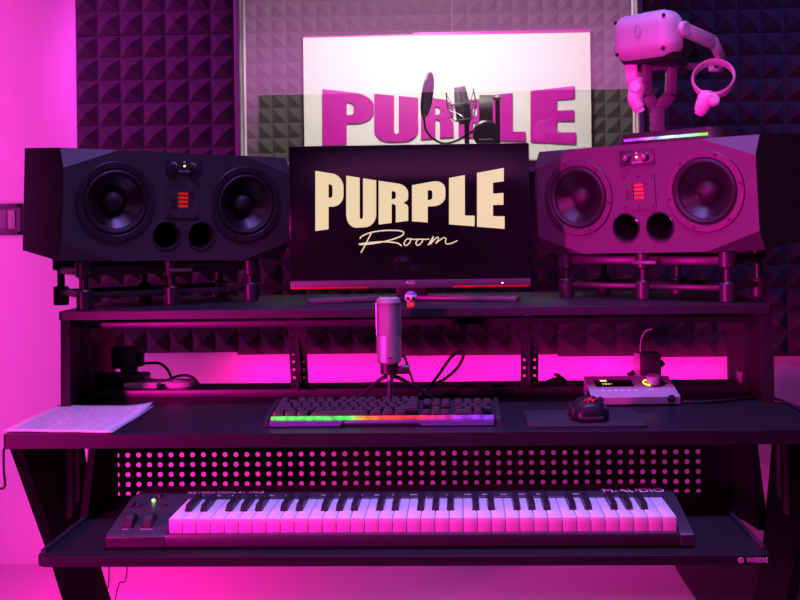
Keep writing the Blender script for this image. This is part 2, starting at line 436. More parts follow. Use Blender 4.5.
for k in range(4):
    an = PI/4+k*PI/2
    dr = e1*math.cos(an)+e2*math.sin(an)
    sm.tube([cen+dr*.05+axn*.05, cen+dr*.053, cen+dr*.036-axn*.055], .0024, 8)
    sm.sphere(cen+dr*.05+axn*.05, .0045)
    dn = e1*math.cos(an+PI/2)+e2*math.sin(an+PI/2)
    sm.tube([cen+dr*.05+axn*.045, cen+dr*.03+dn*.012, cen+dn*.05+axn*-.01], .0013, 6)
    sm.tube([cen+dr*.053-axn*.01, cen+(dr+dn).normalized()*.029-axn*.03, cen+dn*.038-axn*.05], .0013, 6)
sm.build('shock_mount', M_CHROME, bm_)
pf = thing('pop_filter', 'round black pop filter on a gooseneck behind the glass', 'pop filter', B(467, 138))
c0 = B(427.3, 95); up = (B(430.8, 72.5)-B(423.5, 117.5)); R = up.length/2; up.normalize()
side = Vector((.16, 1, 0)); side = (side-up*side.dot(up)).normalized(); nrm = up.cross(side)
circ = lambda r: [c0+up*(r*math.cos(2*PI*i/40))+side*(r*math.sin(2*PI*i/40)) for i in range(40)]
MB().tube(circ(R-.005), .0062, 10, True).build('hoop', M_PLAST, pf)
b = MB(); b.lathe([(0, -.002), (R-.005, -.002), (R-.005, .002), (0, .002)], c0, nrm, 40); b.build('mesh_screen', mat('nylon_mesh', (.05, .04, .05), .7), pf)
MB().tube([c0-up*(R-.002), B(426, 130), B(433, 138.5), B(444, 143.5), B(456, 141), B(466, 135.5), B(473, 131)], .0042, 8, smooth=8).build('gooseneck', M_PLAST, pf)
hp = thing('headphones', 'black headphones hanging on the microphone stand behind the glass', 'headphones', B(487, 142))
hy = -.05
b = MB()
hb = []
for k in range(13):
    an = math.radians(-20+220*k/12)
    hb.append(B(486, 115)+Vector((0, hy+.075*math.cos(an), .055+.0*an+.05*math.sin(an)-.03)))
for w in range(-3, 4):
    pass
pts = [B(486, 122, hy-.07), B(486, 108, hy-.074), B(486, 98.5, hy-.045), B(486, 96.2, hy), B(486, 98.5, hy+.045), B(486, 108, hy+.074), B(486, 122, hy+.07)]
pts = catmull([Vector(p) for p in pts], 6)
vs, fs = [], []
for i, p in enumerate(pts):
    n = Vector((0, 0, 0)); t_ = (pts[min(i+1, len(pts)-1)]-pts[max(i-1, 0)]).normalized(); n = Vector((1, 0, 0)).cross(t_)
    for sx, sn in ((-.024, -.005), (.024, -.005), (.024, .005), (-.024, .005)):
        vs.append(p+Vector((sx, 0, 0))+n*sn)
for i in range(len(pts)-1):
    for k in range(4):
        j = (k+1) % 4; fs.append((4*i+k, 4*i+j, 4*i+4+j, 4*i+4+k))
fs += [(0, 1, 2, 3), (4*len(pts)-1, 4*len(pts)-2, 4*len(pts)-3, 4*len(pts)-4)]
b.poly(vs, fs); b.build('headband', mat('headband_leather', (.10, .095, .09), .35), hp)
for sgn in (-1, 1):
    cp = B(486, 134, hy+sgn*.075)
    MB().lathe([(0, 0), (.038, 0), (.047, .006), (.048, .016), (.04, .024), (0, .026)], cp, (0, sgn, 0), 36).build('ear_cup', M_PLAST, hp)
    MB().lathe([(0, -.018), (.03, -.02), (.044, -.014), (.046, -.004), (.04, 0), (0, 0)], cp, (0, sgn, 0), 36).build('ear_pad', M_RUB, hp)
    MB().tube([B(486, 120, hy+sgn*.073), B(486, 126, hy+sgn*.085)], .006).build('yoke', M_CHROME, hp)
b = MB(); p = B(486, 139.3, hy-.1015); b.box(p, (.05, .001, .0045)); o = b.build('printed_mark', M_INK, hp); o['label'] = 'small pale print on the ear cup'

# ================================================================== DESK
DXL, DXR, DXK = -.835, .668, .643
ZD = .76; YF = 2.015
desk = thing('studio_desk', 'large black studio desk with rack bays, upper shelf and keyboard tray', 'desk', ((DXL+DXR)/2, 2.4, 0))
def rounded(x0, x1, y0, y1, r, n=6):
    return (arc(x1-r, y0+r, r, r, -90, 0, n)+arc(x1-r, y1-r, r, r, 0, 90, n)+arc(x0+r, y1-r, r, r, 90, 180, n)+arc(x0+r, y0+r, r, r, 180, 270, n))
def slab(name, x0, x1, y0, y1, z0, z1, r, material, parent, bev=.004):
    b = MB().plate([rounded(x0, x1, y0, y1, r)], lambda u, v: Vector((u, v, z1)), lambda u, v: Vector((u, v, z0)))
    o = b.build(name, material, parent); md = o.modifiers.new('edge', 'BEVEL'); md.width = bev; md.segments = 3; md.limit_method = 'ANGLE'; md.angle_limit = math.radians(50)
    return o
xa_, xb_ = DXL-.014, DXR+.030
out = arc(xb_-.014, YF+.014, .014, .014, -90, 0, 5)+arc(xb_-.07, 2.335-.07, .07, .07, 0, 90, 8)+[(DXK+.012, 2.34), (DXK+.012, 2.55), (xa_, 2.55)]+arc(xa_+.014, YF+.014, .014, .014, 180, 270, 5)
o = MB().plate([out], lambda u, v: Vector((u, v, ZD)), lambda u, v: Vector((u, v, ZD-.026))).build('desktop', M_DESKTOP, desk)
md = o.modifiers.new('edge', 'BEVEL'); md.width = .006; md.segments = 3; md.limit_method = 'ANGLE'; md.angle_limit = math.radians(50)
ZT = .601
tx0, tx1 = P(34, 558, 1.79).x, P(772.5, 555, 1.79).x
slab('keyboard_tray', tx0, tx1, 1.79, 2.205, ZT-.016, ZT, .022, M_DESKTOP, desk)
ZS = .9655
slab('upper_shelf', DXL-.012, DXK+.013, 2.305, 2.80, ZS-.018, ZS, .012, M_DESK, desk)
# slanted leg panels (side view outline in y,z)
for x in (DXL-.005, DXR+.002):
    out = [(2.03, ZD-.026), (2.355, ZD-.026), (2.48, .369), (2.55, .27), (2.68, .07), (2.68, 0), (2.24, 0), (2.24, .05), (2.46, .07), (2.295, .356), (2.24, .443)]
    MB().plate([out], lambda u, v, x=x: Vector((x, u, v)), lambda u, v, x=x: Vector((x+.022, u, v))).build('leg', M_LEG, desk)
# tray hangers with side rails
for x, sg in ((tx0-.010, -1), (.549, 1)):
    out = [(2.10, ZD-.026), (2.23, ZD-.026), (2.23, ZT-.05), (2.04, ZT-.03), (2.045, ZT+.01)]
    MB().plate([out], lambda u, v, x=x: Vector((x, u, v)), lambda u, v, x=x: Vector((x+.014, u, v))).build('tray_hanger', M_LEG, desk)
    xi = tx0+.006 if sg < 0 else tx1-.006
    MB().tube([(xi, 1.815, ZT+.003), (xi, 2.05, ZT+.003)], .0045, 10).build('tray_side_rail', M_METAL, desk)
# slide plates on the inner faces of the legs
for x in (DXL+.0195, DXR-.0008):
    b = MB(); b.span((x-.002, 2.25, .54), (x+.004, 2.285, .725), .001); b.span((x-.002, 2.30, .56), (x+.003, 2.33, .70), .001)
    b.build('slide_plate', M_DESK, desk)
# rack: side panels, bars, floor, rails
for x in (DXL-.010, DXK-.005):
    out = [(2.312, ZD+.0005), (2.63, ZD+.0005), (2.63, ZS-.018), (2.318, ZS-.018)]
    MB().plate([out], lambda u, v, x=x: Vector((x, u, v)), lambda u, v, x=x: Vector((x+.020, u, v))).build('side_panel', M_SIDE, desk)
rx0, rx1 = DXL+.010, DXK-.005
MB().span((rx0, 2.385, ZS-.044), (rx1, 2.40, ZS-.030), .0015).build('rack_top_bar', M_METAL, desk)
MB().span((rx0, 2.44, ZD), (rx1, 2.455, ZD+.018), .0015).build('rack_bottom_bar', M_METAL, desk)
MB().span((rx0, 2.455, ZD+.008), (rx1, 2.55, ZD+.016)).build('rack_floor', M_DESK, desk)
def rail(x, w=.017, ny=8, yt=2.40, yb=2.435):
    b = MB(); z0, z1 = ZD+.018, ZS-.044
    loops = [[(x-w/2, z0), (x+w/2, z0), (x+w/2, z1), (x-w/2, z1)]]
    for k in range(ny):
        zc = z0+(z1-z0)*(k+.5)/ny; h = .0026
        loops.append([(x-h, zc-h), (x+h, zc-h), (x+h, zc+h), (x-h, zc+h)])
    def fy(v, d): return yb+(yt-yb)*(v-z0)/(z1-z0)+d
    b.plate(loops, lambda u, v: Vector((u, fy(v, 0), v)), lambda u, v: Vector((u, fy(v, .002), v)))
    b.build('rack_rail', M_METAL, desk)
    b = MB(); e = w/2-.001
for cxp in (299, 530):
    xc = P(cxp-.5, 355, 2.42).x
    rail(xc-.0112); rail(xc+.0112)
    MB().span((xc-.0018, 2.404, ZD+.018), (xc+.0018, 2.53, ZS-.018)).build('rack_divider', M_DESK, desk)
rail(rx0+.010, .012); rail(rx1-.010, .012)
MB().span((rx0, 2.535, ZS-.045), (rx1, 2.55, ZS-.018)).build('rack_back_rail', M_DESK, desk)
# perforated panel under the desktop
YP = 2.535
pa, pb = P(117, 454.5, YP), P(698, 452.3, YP)
ncol = 54; pitch = (pb.x-pa.x)/(ncol-1); prow = .0243*YP/2.72; zr = P(400, 453.5, YP).z
b = MB(); vs, fs = [], []
rh = .0058
rows = 9
for i in range(ncol):
    for j in range(-2, rows-2):
        cx_, cz_ = pa.x+i*pitch, zr-j*prow
        k = len(vs); n = 12
        for q in range(n):
            an = 2*PI*q/n; cs, sn = math.cos(an), math.sin(an); mm = max(abs(cs), abs(sn))
            vs.append((cx_+cs/mm*pitch/2, YP, cz_+sn/mm*prow/2))
        for q in range(n):
            an = 2*PI*q/n; vs.append((cx_+rh*math.cos(an), YP, cz_+rh*math.sin(an)))
        for q in range(n):
            r_ = (q+1) % n; fs.append((k+q, k+r_, k+n+r_, k+n+q))
        for q, (c1, c2) in enumerate(((1, 1), (-1, 1), (-1, -1), (1, -1))):
            kk = len(vs); vs.append((cx_+c1*pitch/2, YP, cz_+c2*prow/2))
            i0 = {0: 1, 1: 4, 2: 7, 3: 10}[q]; fs.append((k+i0, kk, k+i0+1))
b.poly(vs, fs)
x0p, x1p = pa.x-pitch/2, pb.x+pitch/2; z1p, z0p = zr+2.5*prow, zr-(rows-2.5)*prow
b.span((x0p-.01, YP-.002, z0p-.02), (x0p, YP+.002, z1p)); b.span((x1p, YP-.002, z0p-.02), (.64, YP+.002, z1p))
b.span((x0p-.01, YP-.002, z1p), (.64, YP+.002, ZD-.026)); b.span((x0p-.01, YP-.005, z0p-.02), (x1p+.012, YP+.005, z0p))
b.build('perforated_panel', mat('perforated_steel', (.004, .004, .0045), .7, spec=.06), desk, recalc=False)
# narrow perforated strip at the right end
sx = P(727.5, 472, 2.30).x
loops = [[(sx-.018, .50), (sx+.018, .50), (sx+.018, ZD-.026), (sx-.018, ZD-.026)]]
for k in range(6):
    p = P(724.5+k*1.45, 448+k*10.3, 2.30); loops.append([(p.x+.0058*math.cos(2*PI*q/12), p.z+.0058*math.sin(2*PI*q/12)) for q in range(12)])
MB().plate(loops, lambda u, v: Vector((u, 2.30, v)), lambda u, v: Vector((u, 2.302, v))).build('perforated_strip', M_LEG, desk)
# maker's mark on the tray front edge
lg = P(757.5, 559.5, 1.7885)
text('logo', 'WAVEBONE', .012, frame((lg.x, 1.7893, ZT-.008), (1, 0, 0), (0, 0, 1)), M_INK, desk, .0003, .034)
o = MB(); o.tube([Vector((lg.x-.026+.004*math.cos(2*PI*i/16), 1.7895, ZT-.008+.004*math.sin(2*PI*i/16))) for i in range(16)], .0008, 6, True)
o.sphere((lg.x-.026, 1.7895, ZT-.008), .0014); o.build('logo_emblem', M_INK, desk)
# headphone hook under the left front corner
hk = [P(16, 447.5, 2.03), P(9, 447.2, 2.03), P(4, 449.5, 2.03), P(3.8, 470, 2.03), P(5, 485, 2.03), P(2, 488.5, 2.03), P(-4, 488, 2.03)]
MB().tube(hk, .0024, 8, smooth=6).build('headphone_hook', M_METAL, desk)

# ================================================================== SPEAKERS
SW, SH, SD = .555, .252, .35
SPL, SPR = 1.0665, 1.0715; KS = .9586; PIT, ROL = math.radians(3.5), math.radians(1.1)
def circ2(cx, cz, r, n=40): return [(cx+r*math.cos(2*PI*i/n), cz+r*math.sin(2*PI*i/n)) for i in range(n)]
def make_speaker(label, loc, rotz):
    t = thing('studio_monitor_speaker', label, 'speaker', loc, rotz, 'studio monitor speakers'); place(t, loc, rotz, PIT, ROL, KS)
    w, h = SW/2, SH; cxx, cz = .22*SW, .175*SH; rec = .032
    fz = lambda k: h*k
    lo, hi = cz, h-cz
    wx, wz = .159, .535*h
    prt = [(-.038, .235*h), (.047, .235*h)]
    outer = [(-w, lo), (-w+cxx, 0), (w-cxx, 0), (w, lo), (w, hi), (w-cxx, h), (-w+cxx, h), (-w, hi)]
    loops = [outer, circ2(-wx, wz, .074), circ2(wx, wz, .074), circ2(*prt[0], .0325, 28), circ2(*prt[1], .0325, 28)]
    b = MB(True); b.plate(loops, lambda u, v: Vector((u, 0, v)))
    A = lambda x, z: (x, 0, z)
    tri = []
    for sx in (-1, 1):
        for top in (0, 1):
            p1 = (sx*w, 0, hi if top else lo); p2 = (sx*(w-cxx), 0, h if top else 0); p3 = (sx*w, rec, h if top else 0)
            b.poly([p1, p2, p3], [(0, 1, 2)])
    b.build('baffle', M_SPK, t)
    b = MB(True)
    for sx in (-1, 1):
        b.poly([(sx*w, SD, 0), (sx*w, SD, h), (sx*w, rec, h), (sx*w, 0, hi), (sx*w, 0, lo), (sx*w, rec, 0)], [tuple(range(6))])
    for top in (0, 1):
        z = h*top
        b.poly([(-w, SD, z), (w, SD, z), (w, rec, z), (w-cxx, 0, z), (-w+cxx, 0, z), (-w, rec, z)], [tuple(range(6))])
    b.poly([(-w, SD, 0), (w, SD, 0), (w, SD, h), (-w, SD, h)], [(0, 1, 2, 3)])
    b.build('cabinet', M_SPKD, t)
    for sx in (-1, 1):
        o = (sx*wx, 0, wz); ax = (0, -1, 0)
        ring = MB(True).lathe([(.074, -.006), (.075, .002), (.077, .0035), (.090, .0035), (.0915, .002), (.0915, -.001)], o, ax, 56).build('woofer', mat('woofer_basket', (.034, .031, .038), .45), t)
        MB(True).lathe([(.0745, -.004), (.0725, .003), (.068, .0055), (.063, .003), (.060, -.003)], o, ax, 56).build('surround', M_RUB, ring)
        MB(True).lathe([(.061, -.003), (.045, -.014), (.022, -.030), (.018, -.032), (0, -.032)], o, ax, 56).build('cone', M_CONE, ring)
        MB(True).lathe([(.0265, -.029), (.0258, -.020), (.0215, -.011), (.0155, -.006), (.008, -.0035), (0, -.003)], o, ax, 36).build('dust_cap', M_RUB, ring)
        for k in range(6):
            an = math.radians(k*60+ (10 if sx > 0 else -10)); p = Vector((o[0]+.0835*math.cos(an), -.0035, o[2]+.0835*math.sin(an)))
            MB(True).lathe([(.0036, 0), (.0034, .0016), (.0015, .0018), (.0012, .0006), (0, .0006)], p, ax, 12).build('screw', M_RUB, ring)
    for x, z in prt:
        p = MB(True).lathe([(.0355, .0005), (.0345, .002), (.0325, .001), (.030, -.008), (.0285, -.03), (.028, -.11), (0, -.11)], (x, 0, z), (0, -1, 0), 36).build('bass_port', M_HOLE, t)
        MB(True).tube([(x+.033*math.cos(2*PI*i/36), -.001, z+.033*math.sin(2*PI*i/36)) for i in range(36)], .0016, 8, True).build('port_rim', mat('port_trim', (.05, .048, .055), .16, coat=.5), p)
    # ribbon tweeter plate
    tz = .565*h; tw = .041
    pl = MB(True).plate([[(-tw, tz-tw), (tw, tz-tw), (tw, tz+tw), (-tw, tz+tw)], [(-.014, tz-.019), (.022, tz-.019), (.022, tz+.019), (-.014, tz+.019)]],
                        lambda u, v: Vector((u, -.003, v)), lambda u, v: Vector((u, .0, v))).build('tweeter_plate', M_SPK, t)
    MB(True).span((-.032, -.0042, tz-.017), (-.0165, -.003, tz+.017), .0004).build('side_tab', M_SPK, pl)
    for k in range(4):
        zc = tz-.0145+k*.0097
        MB(True).box((.0, .0005, zc), (.024, .004, .0068), .001).build('ribbon_fold', M_RIB, pl)
    MB(True).span((-.015, .001, tz-.0195), (.023, .003, tz+.0195)).build('tweeter_back', M_HOLE, pl)
    for x, z in ((-.034, -.034), (.034, -.034), (-.034, .034), (.034, .034), (0, .034), (0, -.034), (-.024, 0)):
        MB(True).lathe([(.0032, 0), (.003, .0014), (0, .0014)], (x, -.003 if abs(x) != .024 else -.0042, tz+z), (0, -1, 0), 12).build('screw', M_RUB, pl)
    # control plate
    kz = .875*h
    cp = MB(True).span((-.044, -.0025, kz-.018), (.044, 0, kz+.018), .001).build('control_plate', M_ISO, t)
    for x in (-.024, .022):
        MB(True).lathe([(.0105, 0), (.0085, .002), (.008, .010), (.0065, .0112), (0, .0112)], (x, -.0025, kz), (0, -1, 0), 24).build('knob', M_ISO, cp)
        MB(True).span((x-.0008, -.0142, kz), (x+.0008, -.0135, kz+.007)).build('knob_pointer', M_INK, cp)
    MB(True).lathe([(.0022, 0), (.002, .0012), (0, .0018)], (0, -.0025, kz+.001), (0, -1, 0), 12).build('power_led', glow('amber_led', (1, .55, .05), 6), cp)
    MB(True).poly([(-.004, -.0028, kz+.008), (.004, -.0028, kz+.008), (0, -.0028, kz+.0145)], [(0, 1, 2)]).build('logo_triangle', M_INK, cp)
    for x in (-.040, .040):
        for z in (-.0135, .0135): MB(True).lathe([(.0026, 0), (.0024, .001), (0, .001)], (x, -.0025, kz+z), (0, -1, 0), 10).build('screw', M_RUB, cp)
    tm = frame((0, -.0027, kz-.0115), (1, 0, 0), (0, 0, 1))
    text('brand_print', 'ADAM AUDIO', .0055, RM[t] @ tm, M_INK, cp, .0002, .026)
    return t
M_RIB = glow('glowing_copper_ribbon', (1, .02, .005), .32, (.55, .09, .03))  # copper folds given a faint red emission, though they are no lamp
aL, aR = math.radians(35), math.radians(-35)
# near corners: left speaker x62, right speaker x760
YN = 2.30; HW = SW*KS/2
nl = P(60.5, 205, YN); nr = P(760, 195, YN)
cL = (nl.x+HW*math.cos(aL), YN+HW*math.sin(aL), SPL)
cR = (nr.x-HW*math.cos(aL), YN+HW*math.sin(aL), SPR)
spL = make_speaker('black twin-woofer studio speaker in shade, left of the monitor screen', cL, aL)
spR = dup(spL, cR, aR, 'charcoal twin-woofer studio speaker lit magenta, under the headset'); place(spR, cR, aR, PIT, -ROL, KS)

# isolation stands under the speakers
M_STD = mat('stand_dark_steel', (.028, .026, .031), .38)
def make_stand(label, loc, rotz, H, q):
    t = thing('speaker_stand', label, 'stand', loc, rotz, 'speaker isolation stands')
    xs = (-.209, -.0125, .182); ys = (.03, .216)
    if True:
        for y in ys:
            for x in xs:
                b = MB(True); h = H+y*math.tan(PIT)-x*math.tan(q)-.0026
                b.lathe([(0, 0), (.0165, 0), (.0175, .002), (.0175, .040), (.015, .043), (.0085, .043), (.0085, h-.036), (.014, h-.036), (.0185, h-.033), (.0185, h-.001), (.016, h), (0, h)], (x, y, 0), (0, 0, 1), 28)
                b.build('isolator', M_STD, t)
    for y in ys:
        for x0_, x1_ in zip(xs, xs[1:]):
            MB(True).box(((x0_+x1_)/2, y, .030), (x1_-x0_-.03, .012, .013), .003).build('lower_bar', M_STD, t)
            MB(True).box(((x0_+x1_)/2, y, H-.020+y*math.tan(PIT)), (x1_-x0_-.03, .014, .021), .004).build('upper_bar', M_STD, t)
    for x in (xs[0], xs[2]):
        MB(True).box((x, (ys[0]+ys[1])/2, .030), (.012, ys[1]-ys[0]-.03, .013), .003).build('lower_bar', M_STD, t)
        MB(True).box((x, (ys[0]+ys[1])/2, H-.020), (.014, ys[1]-ys[0]-.03, .018), .004).build('upper_bar', M_STD, t)
    MB(True).box((0, ys[0]-.0205, H-.022), (.058, .005, .009), .0015).build('badge', mat('badge_grey', (.12, .115, .125), .35), t)
    return t
stL = make_stand('black six-post isolation stand under the left speaker', (cL[0], cL[1], ZS+.0005), aL, SPL-ZS, ROL)
stR = make_stand('black six-post isolation stand under the right speaker', (cR[0], cR[1], ZS+.0005), aR, SPR-ZS, -ROL)

# ================================================================== MONITOR
YMn = 2.485
m0 = P(290.5, 287.5, YMn); m1 = P(529, 142.5, YMn)
mx0, mx1 = m0.x, m1.x; mz0 = P(410, 288, YMn).z; mz1 = P(410, 144.5, YMn).z
mon = thing('computer_monitor', 'black flat screen monitor showing cream lettering between the two speakers', 'monitor', ((mx0+mx1)/2, YMn+.04, ZS))
MB().span((mx0, YMn, mz0), (mx1, YMn+.035, mz1), .003).build('housing', M_PLAST, mon)
chz = P(410, 279.5, YMn).z
MB().span((mx0+.001, YMn-.0012, chz), (mx1-.001, YMn+.002, mz1-.001), .0005).build('screen', M_SCREEN, mon)
MB().span((mx0, YMn-.003, mz0), (mx1, YMn+.01, chz-.0005), .0015).build('chin', mat('monitor_chin', (.07, .065, .075), .4), mon)
M_RED = mat('red_accent', (.45, .012, .008), .35, var=.05)
for xa, xb in ((291, 369), (453, 528.5)):
    A, Bq = P(xa, 287, YMn).x, P(xb, 287, YMn).x
    MB().span((A, YMn-.0042, mz0+.0002), (Bq, YMn-.002, mz0+.0042), .0006).build('accent_strip', M_RED, mon)
cm = P(410.5, 282.5, YMn-.0035)
text('brand_print', 'AOC', .011, frame((cm.x, YMn-.0032, cm.z), (1, 0, 0), (0, 0, 1)), M_INK, mon, .0002, .022)
pl_ = P(502.5, 282.8, YMn-.0035)
MB().sphere((pl_.x, YMn-.003, pl_.z), .0016).build('power_led', glow('white_led', (1, .95, 1), 4), mon)
M_SCR = glow('lit_screen_cream', (.86, .66, .42), .98, (.0, .0, .0))
ML = [(G_P, 315.3, 343.5, 170.8, 175.3, 231, 227.4), (G_U, 346.2, 376.2, 175.6, 180.3, 228.4, 226.6), (G_R, 378.6, 408.2, 180.7, 185, 224.6, 220.8),
      (G_P, 412, 445.4, 185.2, 179.2, 221.3, 223.8), (G_L, 449, 474.6, 178, 173.2, 224.4, 226.3), (G_E, 477, 504.6, 172.9, 167.7, 226.7, 228.9)]
ys_ = YMn-.0016
b = MB()
for g, *q in ML:
    f = quadmap(*q)
    def bk(u, v, f=f):
        p = P(*f(u, v), ys_); p.y = YMn-.0008; return p
    b.plate(g(), lambda u, v, f=f: P(*f(u, v), ys_), bk)
o = b.build('screen_lettering', M_SCR, mon); o['label'] = 'cream block capitals lit on the screen'
def Z(x, y): return P(350+x*.15, 225+y*.15, ys_)
strokes = [[(66, 92), (78, 76), (120, 56), (180, 42), (250, 36), (320, 37), (355, 46), (352, 66), (318, 84), (240, 108), (150, 124), (90, 130), (58, 128)],
           [(58, 128), (110, 120), (200, 112), (270, 114), (320, 122), (345, 140)],
           [(142, 55), (122, 92), (98, 140), (72, 186)],
           [(402, 92), (380, 94), (364, 112), (362, 130), (376, 136), (396, 120), (404, 102), (400, 92), (425, 96), (455, 94)],
           [(478, 94), (456, 96), (442, 112), (442, 130), (456, 134), (474, 120), (484, 102), (478, 94), (505, 96), (530, 92)],
           [(520, 134), (538, 106), (556, 76), (548, 100), (536, 128), (558, 102), (582, 82), (590, 92), (572, 122), (590, 108), (622, 86), (640, 90), (636, 112), (645, 126), (675, 122), (716, 104)]]
b = MB()
for i, s_ in enumerate(strokes):
    b.tube([Z(*p) for p in s_], .00155 if i < 3 else .0014, 6, smooth=6)
b.bm.transform(Matrix.Translation((0, ys_, 0)) @ Matrix.Diagonal((1, .3, 1, 1)) @ Matrix.Translation((0, -ys_, 0)))
o = b.build('screen_script', M_SCR, mon); o['label'] = 'cream handwritten script lit on the screen'
b0 = P(312, 302, 2.52).x; b1 = P(517, 300, 2.52).x; mc = (mx0+mx1)/2
MB().span((mc-.035, YMn+.036, ZS+.01), (mc+.035, YMn+.06, mz0+.12), .004).build('stand_neck', M_PLAST, mon)
b = MB(); b.bar((mc, YMn+.05, ZS+.008), (b0, YMn-.02, ZS+.006), .04, .012, .003); b.bar((mc, YMn+.05, ZS+.008), (b1, YMn-.02, ZS+.006), .04, .012, .003)
b.build('stand_base', mat('stand_base_grey', (.10, .095, .11), .35), mon)

# skull figurine on the shelf edge
sk0 = P(411, 304.5, 2.335)
sk = thing('skull_figurine', 'tiny orange and purple skull figurine on the shelf edge below the monitor', 'figurine', (sk0.x, 2.335, ZS))
M_SKO = mat('orange_enamel', (.85, .38, .06), .3, var=.35, scale=160); M_SKP = mat('violet_enamel', (.30, .08, .65), .3, var=.2)
x, y, z = sk0.x, 2.335, ZS
MB().sphere((x, y, z+.021), (.0135, .014, .0125)).build('cranium', mat('pearly_enamel', (.95, .75, .55), .3, var=.4, scale=150), sk)
MB().box((x, y-.001, z+.006), (.0165, .016, .012), .003).build('jaw', M_SKO, sk)
MB().sphere((x, y-.001, z+.0275), (.011, .012, .007)).build('cap', M_SKP, sk)
for s_ in (-1, 1): MB().sphere((x+s_*.0055, y-.0115, z+.0195), (.0038, .004, .0042)).build('eye_socket', M_RUB, sk)
MB().sphere((x, y-.0135, z+.0135), (.0015, .002, .0025)).build('nose_hole', M_RUB, sk)
b = MB()
for k in range(5): b.box((x-.006+k*.003, y-.0092, z+.006), (.0022, .002, .006), .0004)
b.build('teeth', mat('yellow_enamel', (.9, .75, .15), .3), sk)

# ================================================================== MUSIC KEYBOARD
kz0 = ZT+.0004
K0, K1 = PZ(105.5, 550, kz0), PZ(694.5, 548, kz0)
ky = (K0.y+K1.y)/2; kx0, kx1 = K0.x, K1.x
syn = thing('midi_keyboard', 'long black piano keyboard controller with white keys on the desk tray', 'keyboard', ((kx0+kx1)/2, ky+.1, kz0))
kyf = ky+.016                                 # front face of the white keys
kp0, kp1 = P(168.5, 518.8, kyf), P(677, 516.8, kyf)
wx0, wx1 = kp0.x, kp1.x; wp = (wx1-wx0)/36
zk = (kp0.z+kp1.z)/2
kyb = PZ(400, 498.5, zk).y; klen = kyb-kyf; kend = PZ(400, 485.5, zk-.004).y
zf = P(300, 534.5, ky).z
b = MB()
b.span((kx0+.003, ky+.004, kz0+.004), (kx1-.003, kend-.002, kz0+.016), .002)                          # bottom pan
b.span((wx0-.003, ky, kz0+.004), (wx1+.003, ky+.016, zf), .003)                              # front lip
rs = [(kyb, kz0+.010), (kyb, zk+.002), (kyb+.004, zk+.003), (kend-.003, zk-.002), (kend, zk-.005), (kend, kz0+.010)]
b.plate([rs], lambda u, v: Vector((wx0-.002, u, v)), lambda u, v: Vector((wx1+.002, u, v)))
b.span((wx0-.002, ky+.012, kz0+.010), (wx1+.002, kyb+.004, zf-.006))
zl = P(130, 535, ky).z
def endblock(x0, x1):
    prof = [(ky, kz0+.004), (ky, zl-.004), (ky+.006, zl), (kyb, zk+.002), (kend-.003, zk-.002), (kend, zk-.005), (kend, kz0+.004)]
    b.plate([prof], lambda u, v: Vector((x0, u, v)), lambda u, v: Vector((x1, u, v)))
endblock(kx0, wx0-.002); endblock(wx1+.002, kx1)
body = b.build('case', M_SYN, syn)
md = body.modifiers.new('edge', 'BEVEL'); md.width = .002; md.segments = 2; md.limit_method = 'ANGLE'; md.angle_limit = math.radians(50)
b = MB()
for fx in (kx0+.05, kx1-.05):
    for fy in (ky+.03, kend-.03): b.cyl((fx, fy, kz0), (fx, fy, kz0+.006), .008, n=16)
b.build('rubber_feet', M_RUB, syn)
blacks = []
for i in range(36):
    x = wx0+i*wp
    MB().span((x+.0005, kyf, zf-.003), (x+wp-.0005, kyb, zk), .0012).build('white_key', M_WKEY, syn)
    if i % 7 in (0, 1, 3, 4, 5) and i < 35: blacks.append((i, x+wp))
for i, x in blacks:
    off = {0: -.0015, 1: .0015, 3: -.002, 4: 0, 5: .002}[i % 7]
    w = .0130; y0, y1 = PZ(400, 511, zk).y, kyb
    vs = [(x+off-w/2, y0, zk-.002), (x+off+w/2, y0, zk-.002), (x+off+w/2, y1, zk-.002), (x+off-w/2, y1, zk-.002),
          (x+off-w/2+.0015, y0+.008, zk+.0105), (x+off+w/2-.0015, y0+.008, zk+.0105), (x+off+w/2-.0015, y1, zk+.0115), (x+off-w/2+.0015, y1, zk+.0115)]
    MB().poly(vs, [(0, 1, 2, 3), (4, 5, 6, 7), (0, 1, 5, 4), (1, 2, 6, 5), (2, 3, 7, 6), (3, 0, 4, 7)]).build('black_key', M_BKEY, syn)
def panelz(y): return zl+(zk+.002-zl)*(y-ky-.006)/(kyb-ky-.006)
for nm, pxx in (('pitch_wheel', 130.5), ('modulation_wheel', 149.5)):
    p = P(pxx, 517, ky+.045); wv = MB(); r_ = .021
    wv.lathe([(0, 0), (r_-.002, 0), (r_, .002), (r_, .015), (r_-.002, .017), (0, .017)], (p.x-.0085, ky+.048, panelz(ky+.048)-.004), (1, 0, 0), 36)
    wl_ = wv.build(nm, M_RUB, syn)
p = P(152, 501.5, kyb-.02)
MB().sphere((p.x, kyb-.010, panelz(kyb-.010)+.001), .0028).build('power_led', glow('green_led', (.25, 1, .12), 7), syn)
for pxx in (133, 140.5):
    p = P(pxx, 503, kyb-.025); MB().box((p.x, kyb-.027, panelz(kyb-.027)+.002), (.009, .02, .006), .002).build('octave_button', M_RUB, syn)
p = P(165, 500, kyb-.02); MB().box((p.x, kyb-.03, panelz(kyb-.03)+.001), (.012, .008, .003), .001).build('menu_button', M_RUB, syn)
p = P(160, 499, kyb+.01); MB().cyl((p.x, kyb+.012, zk-.001), (p.x, kyb+.012, zk+.008), .006, .005, 18).build('volume_knob', M_RUB, syn)
slope = (0, 1, (zk+.002-zl)/(kyb-ky))
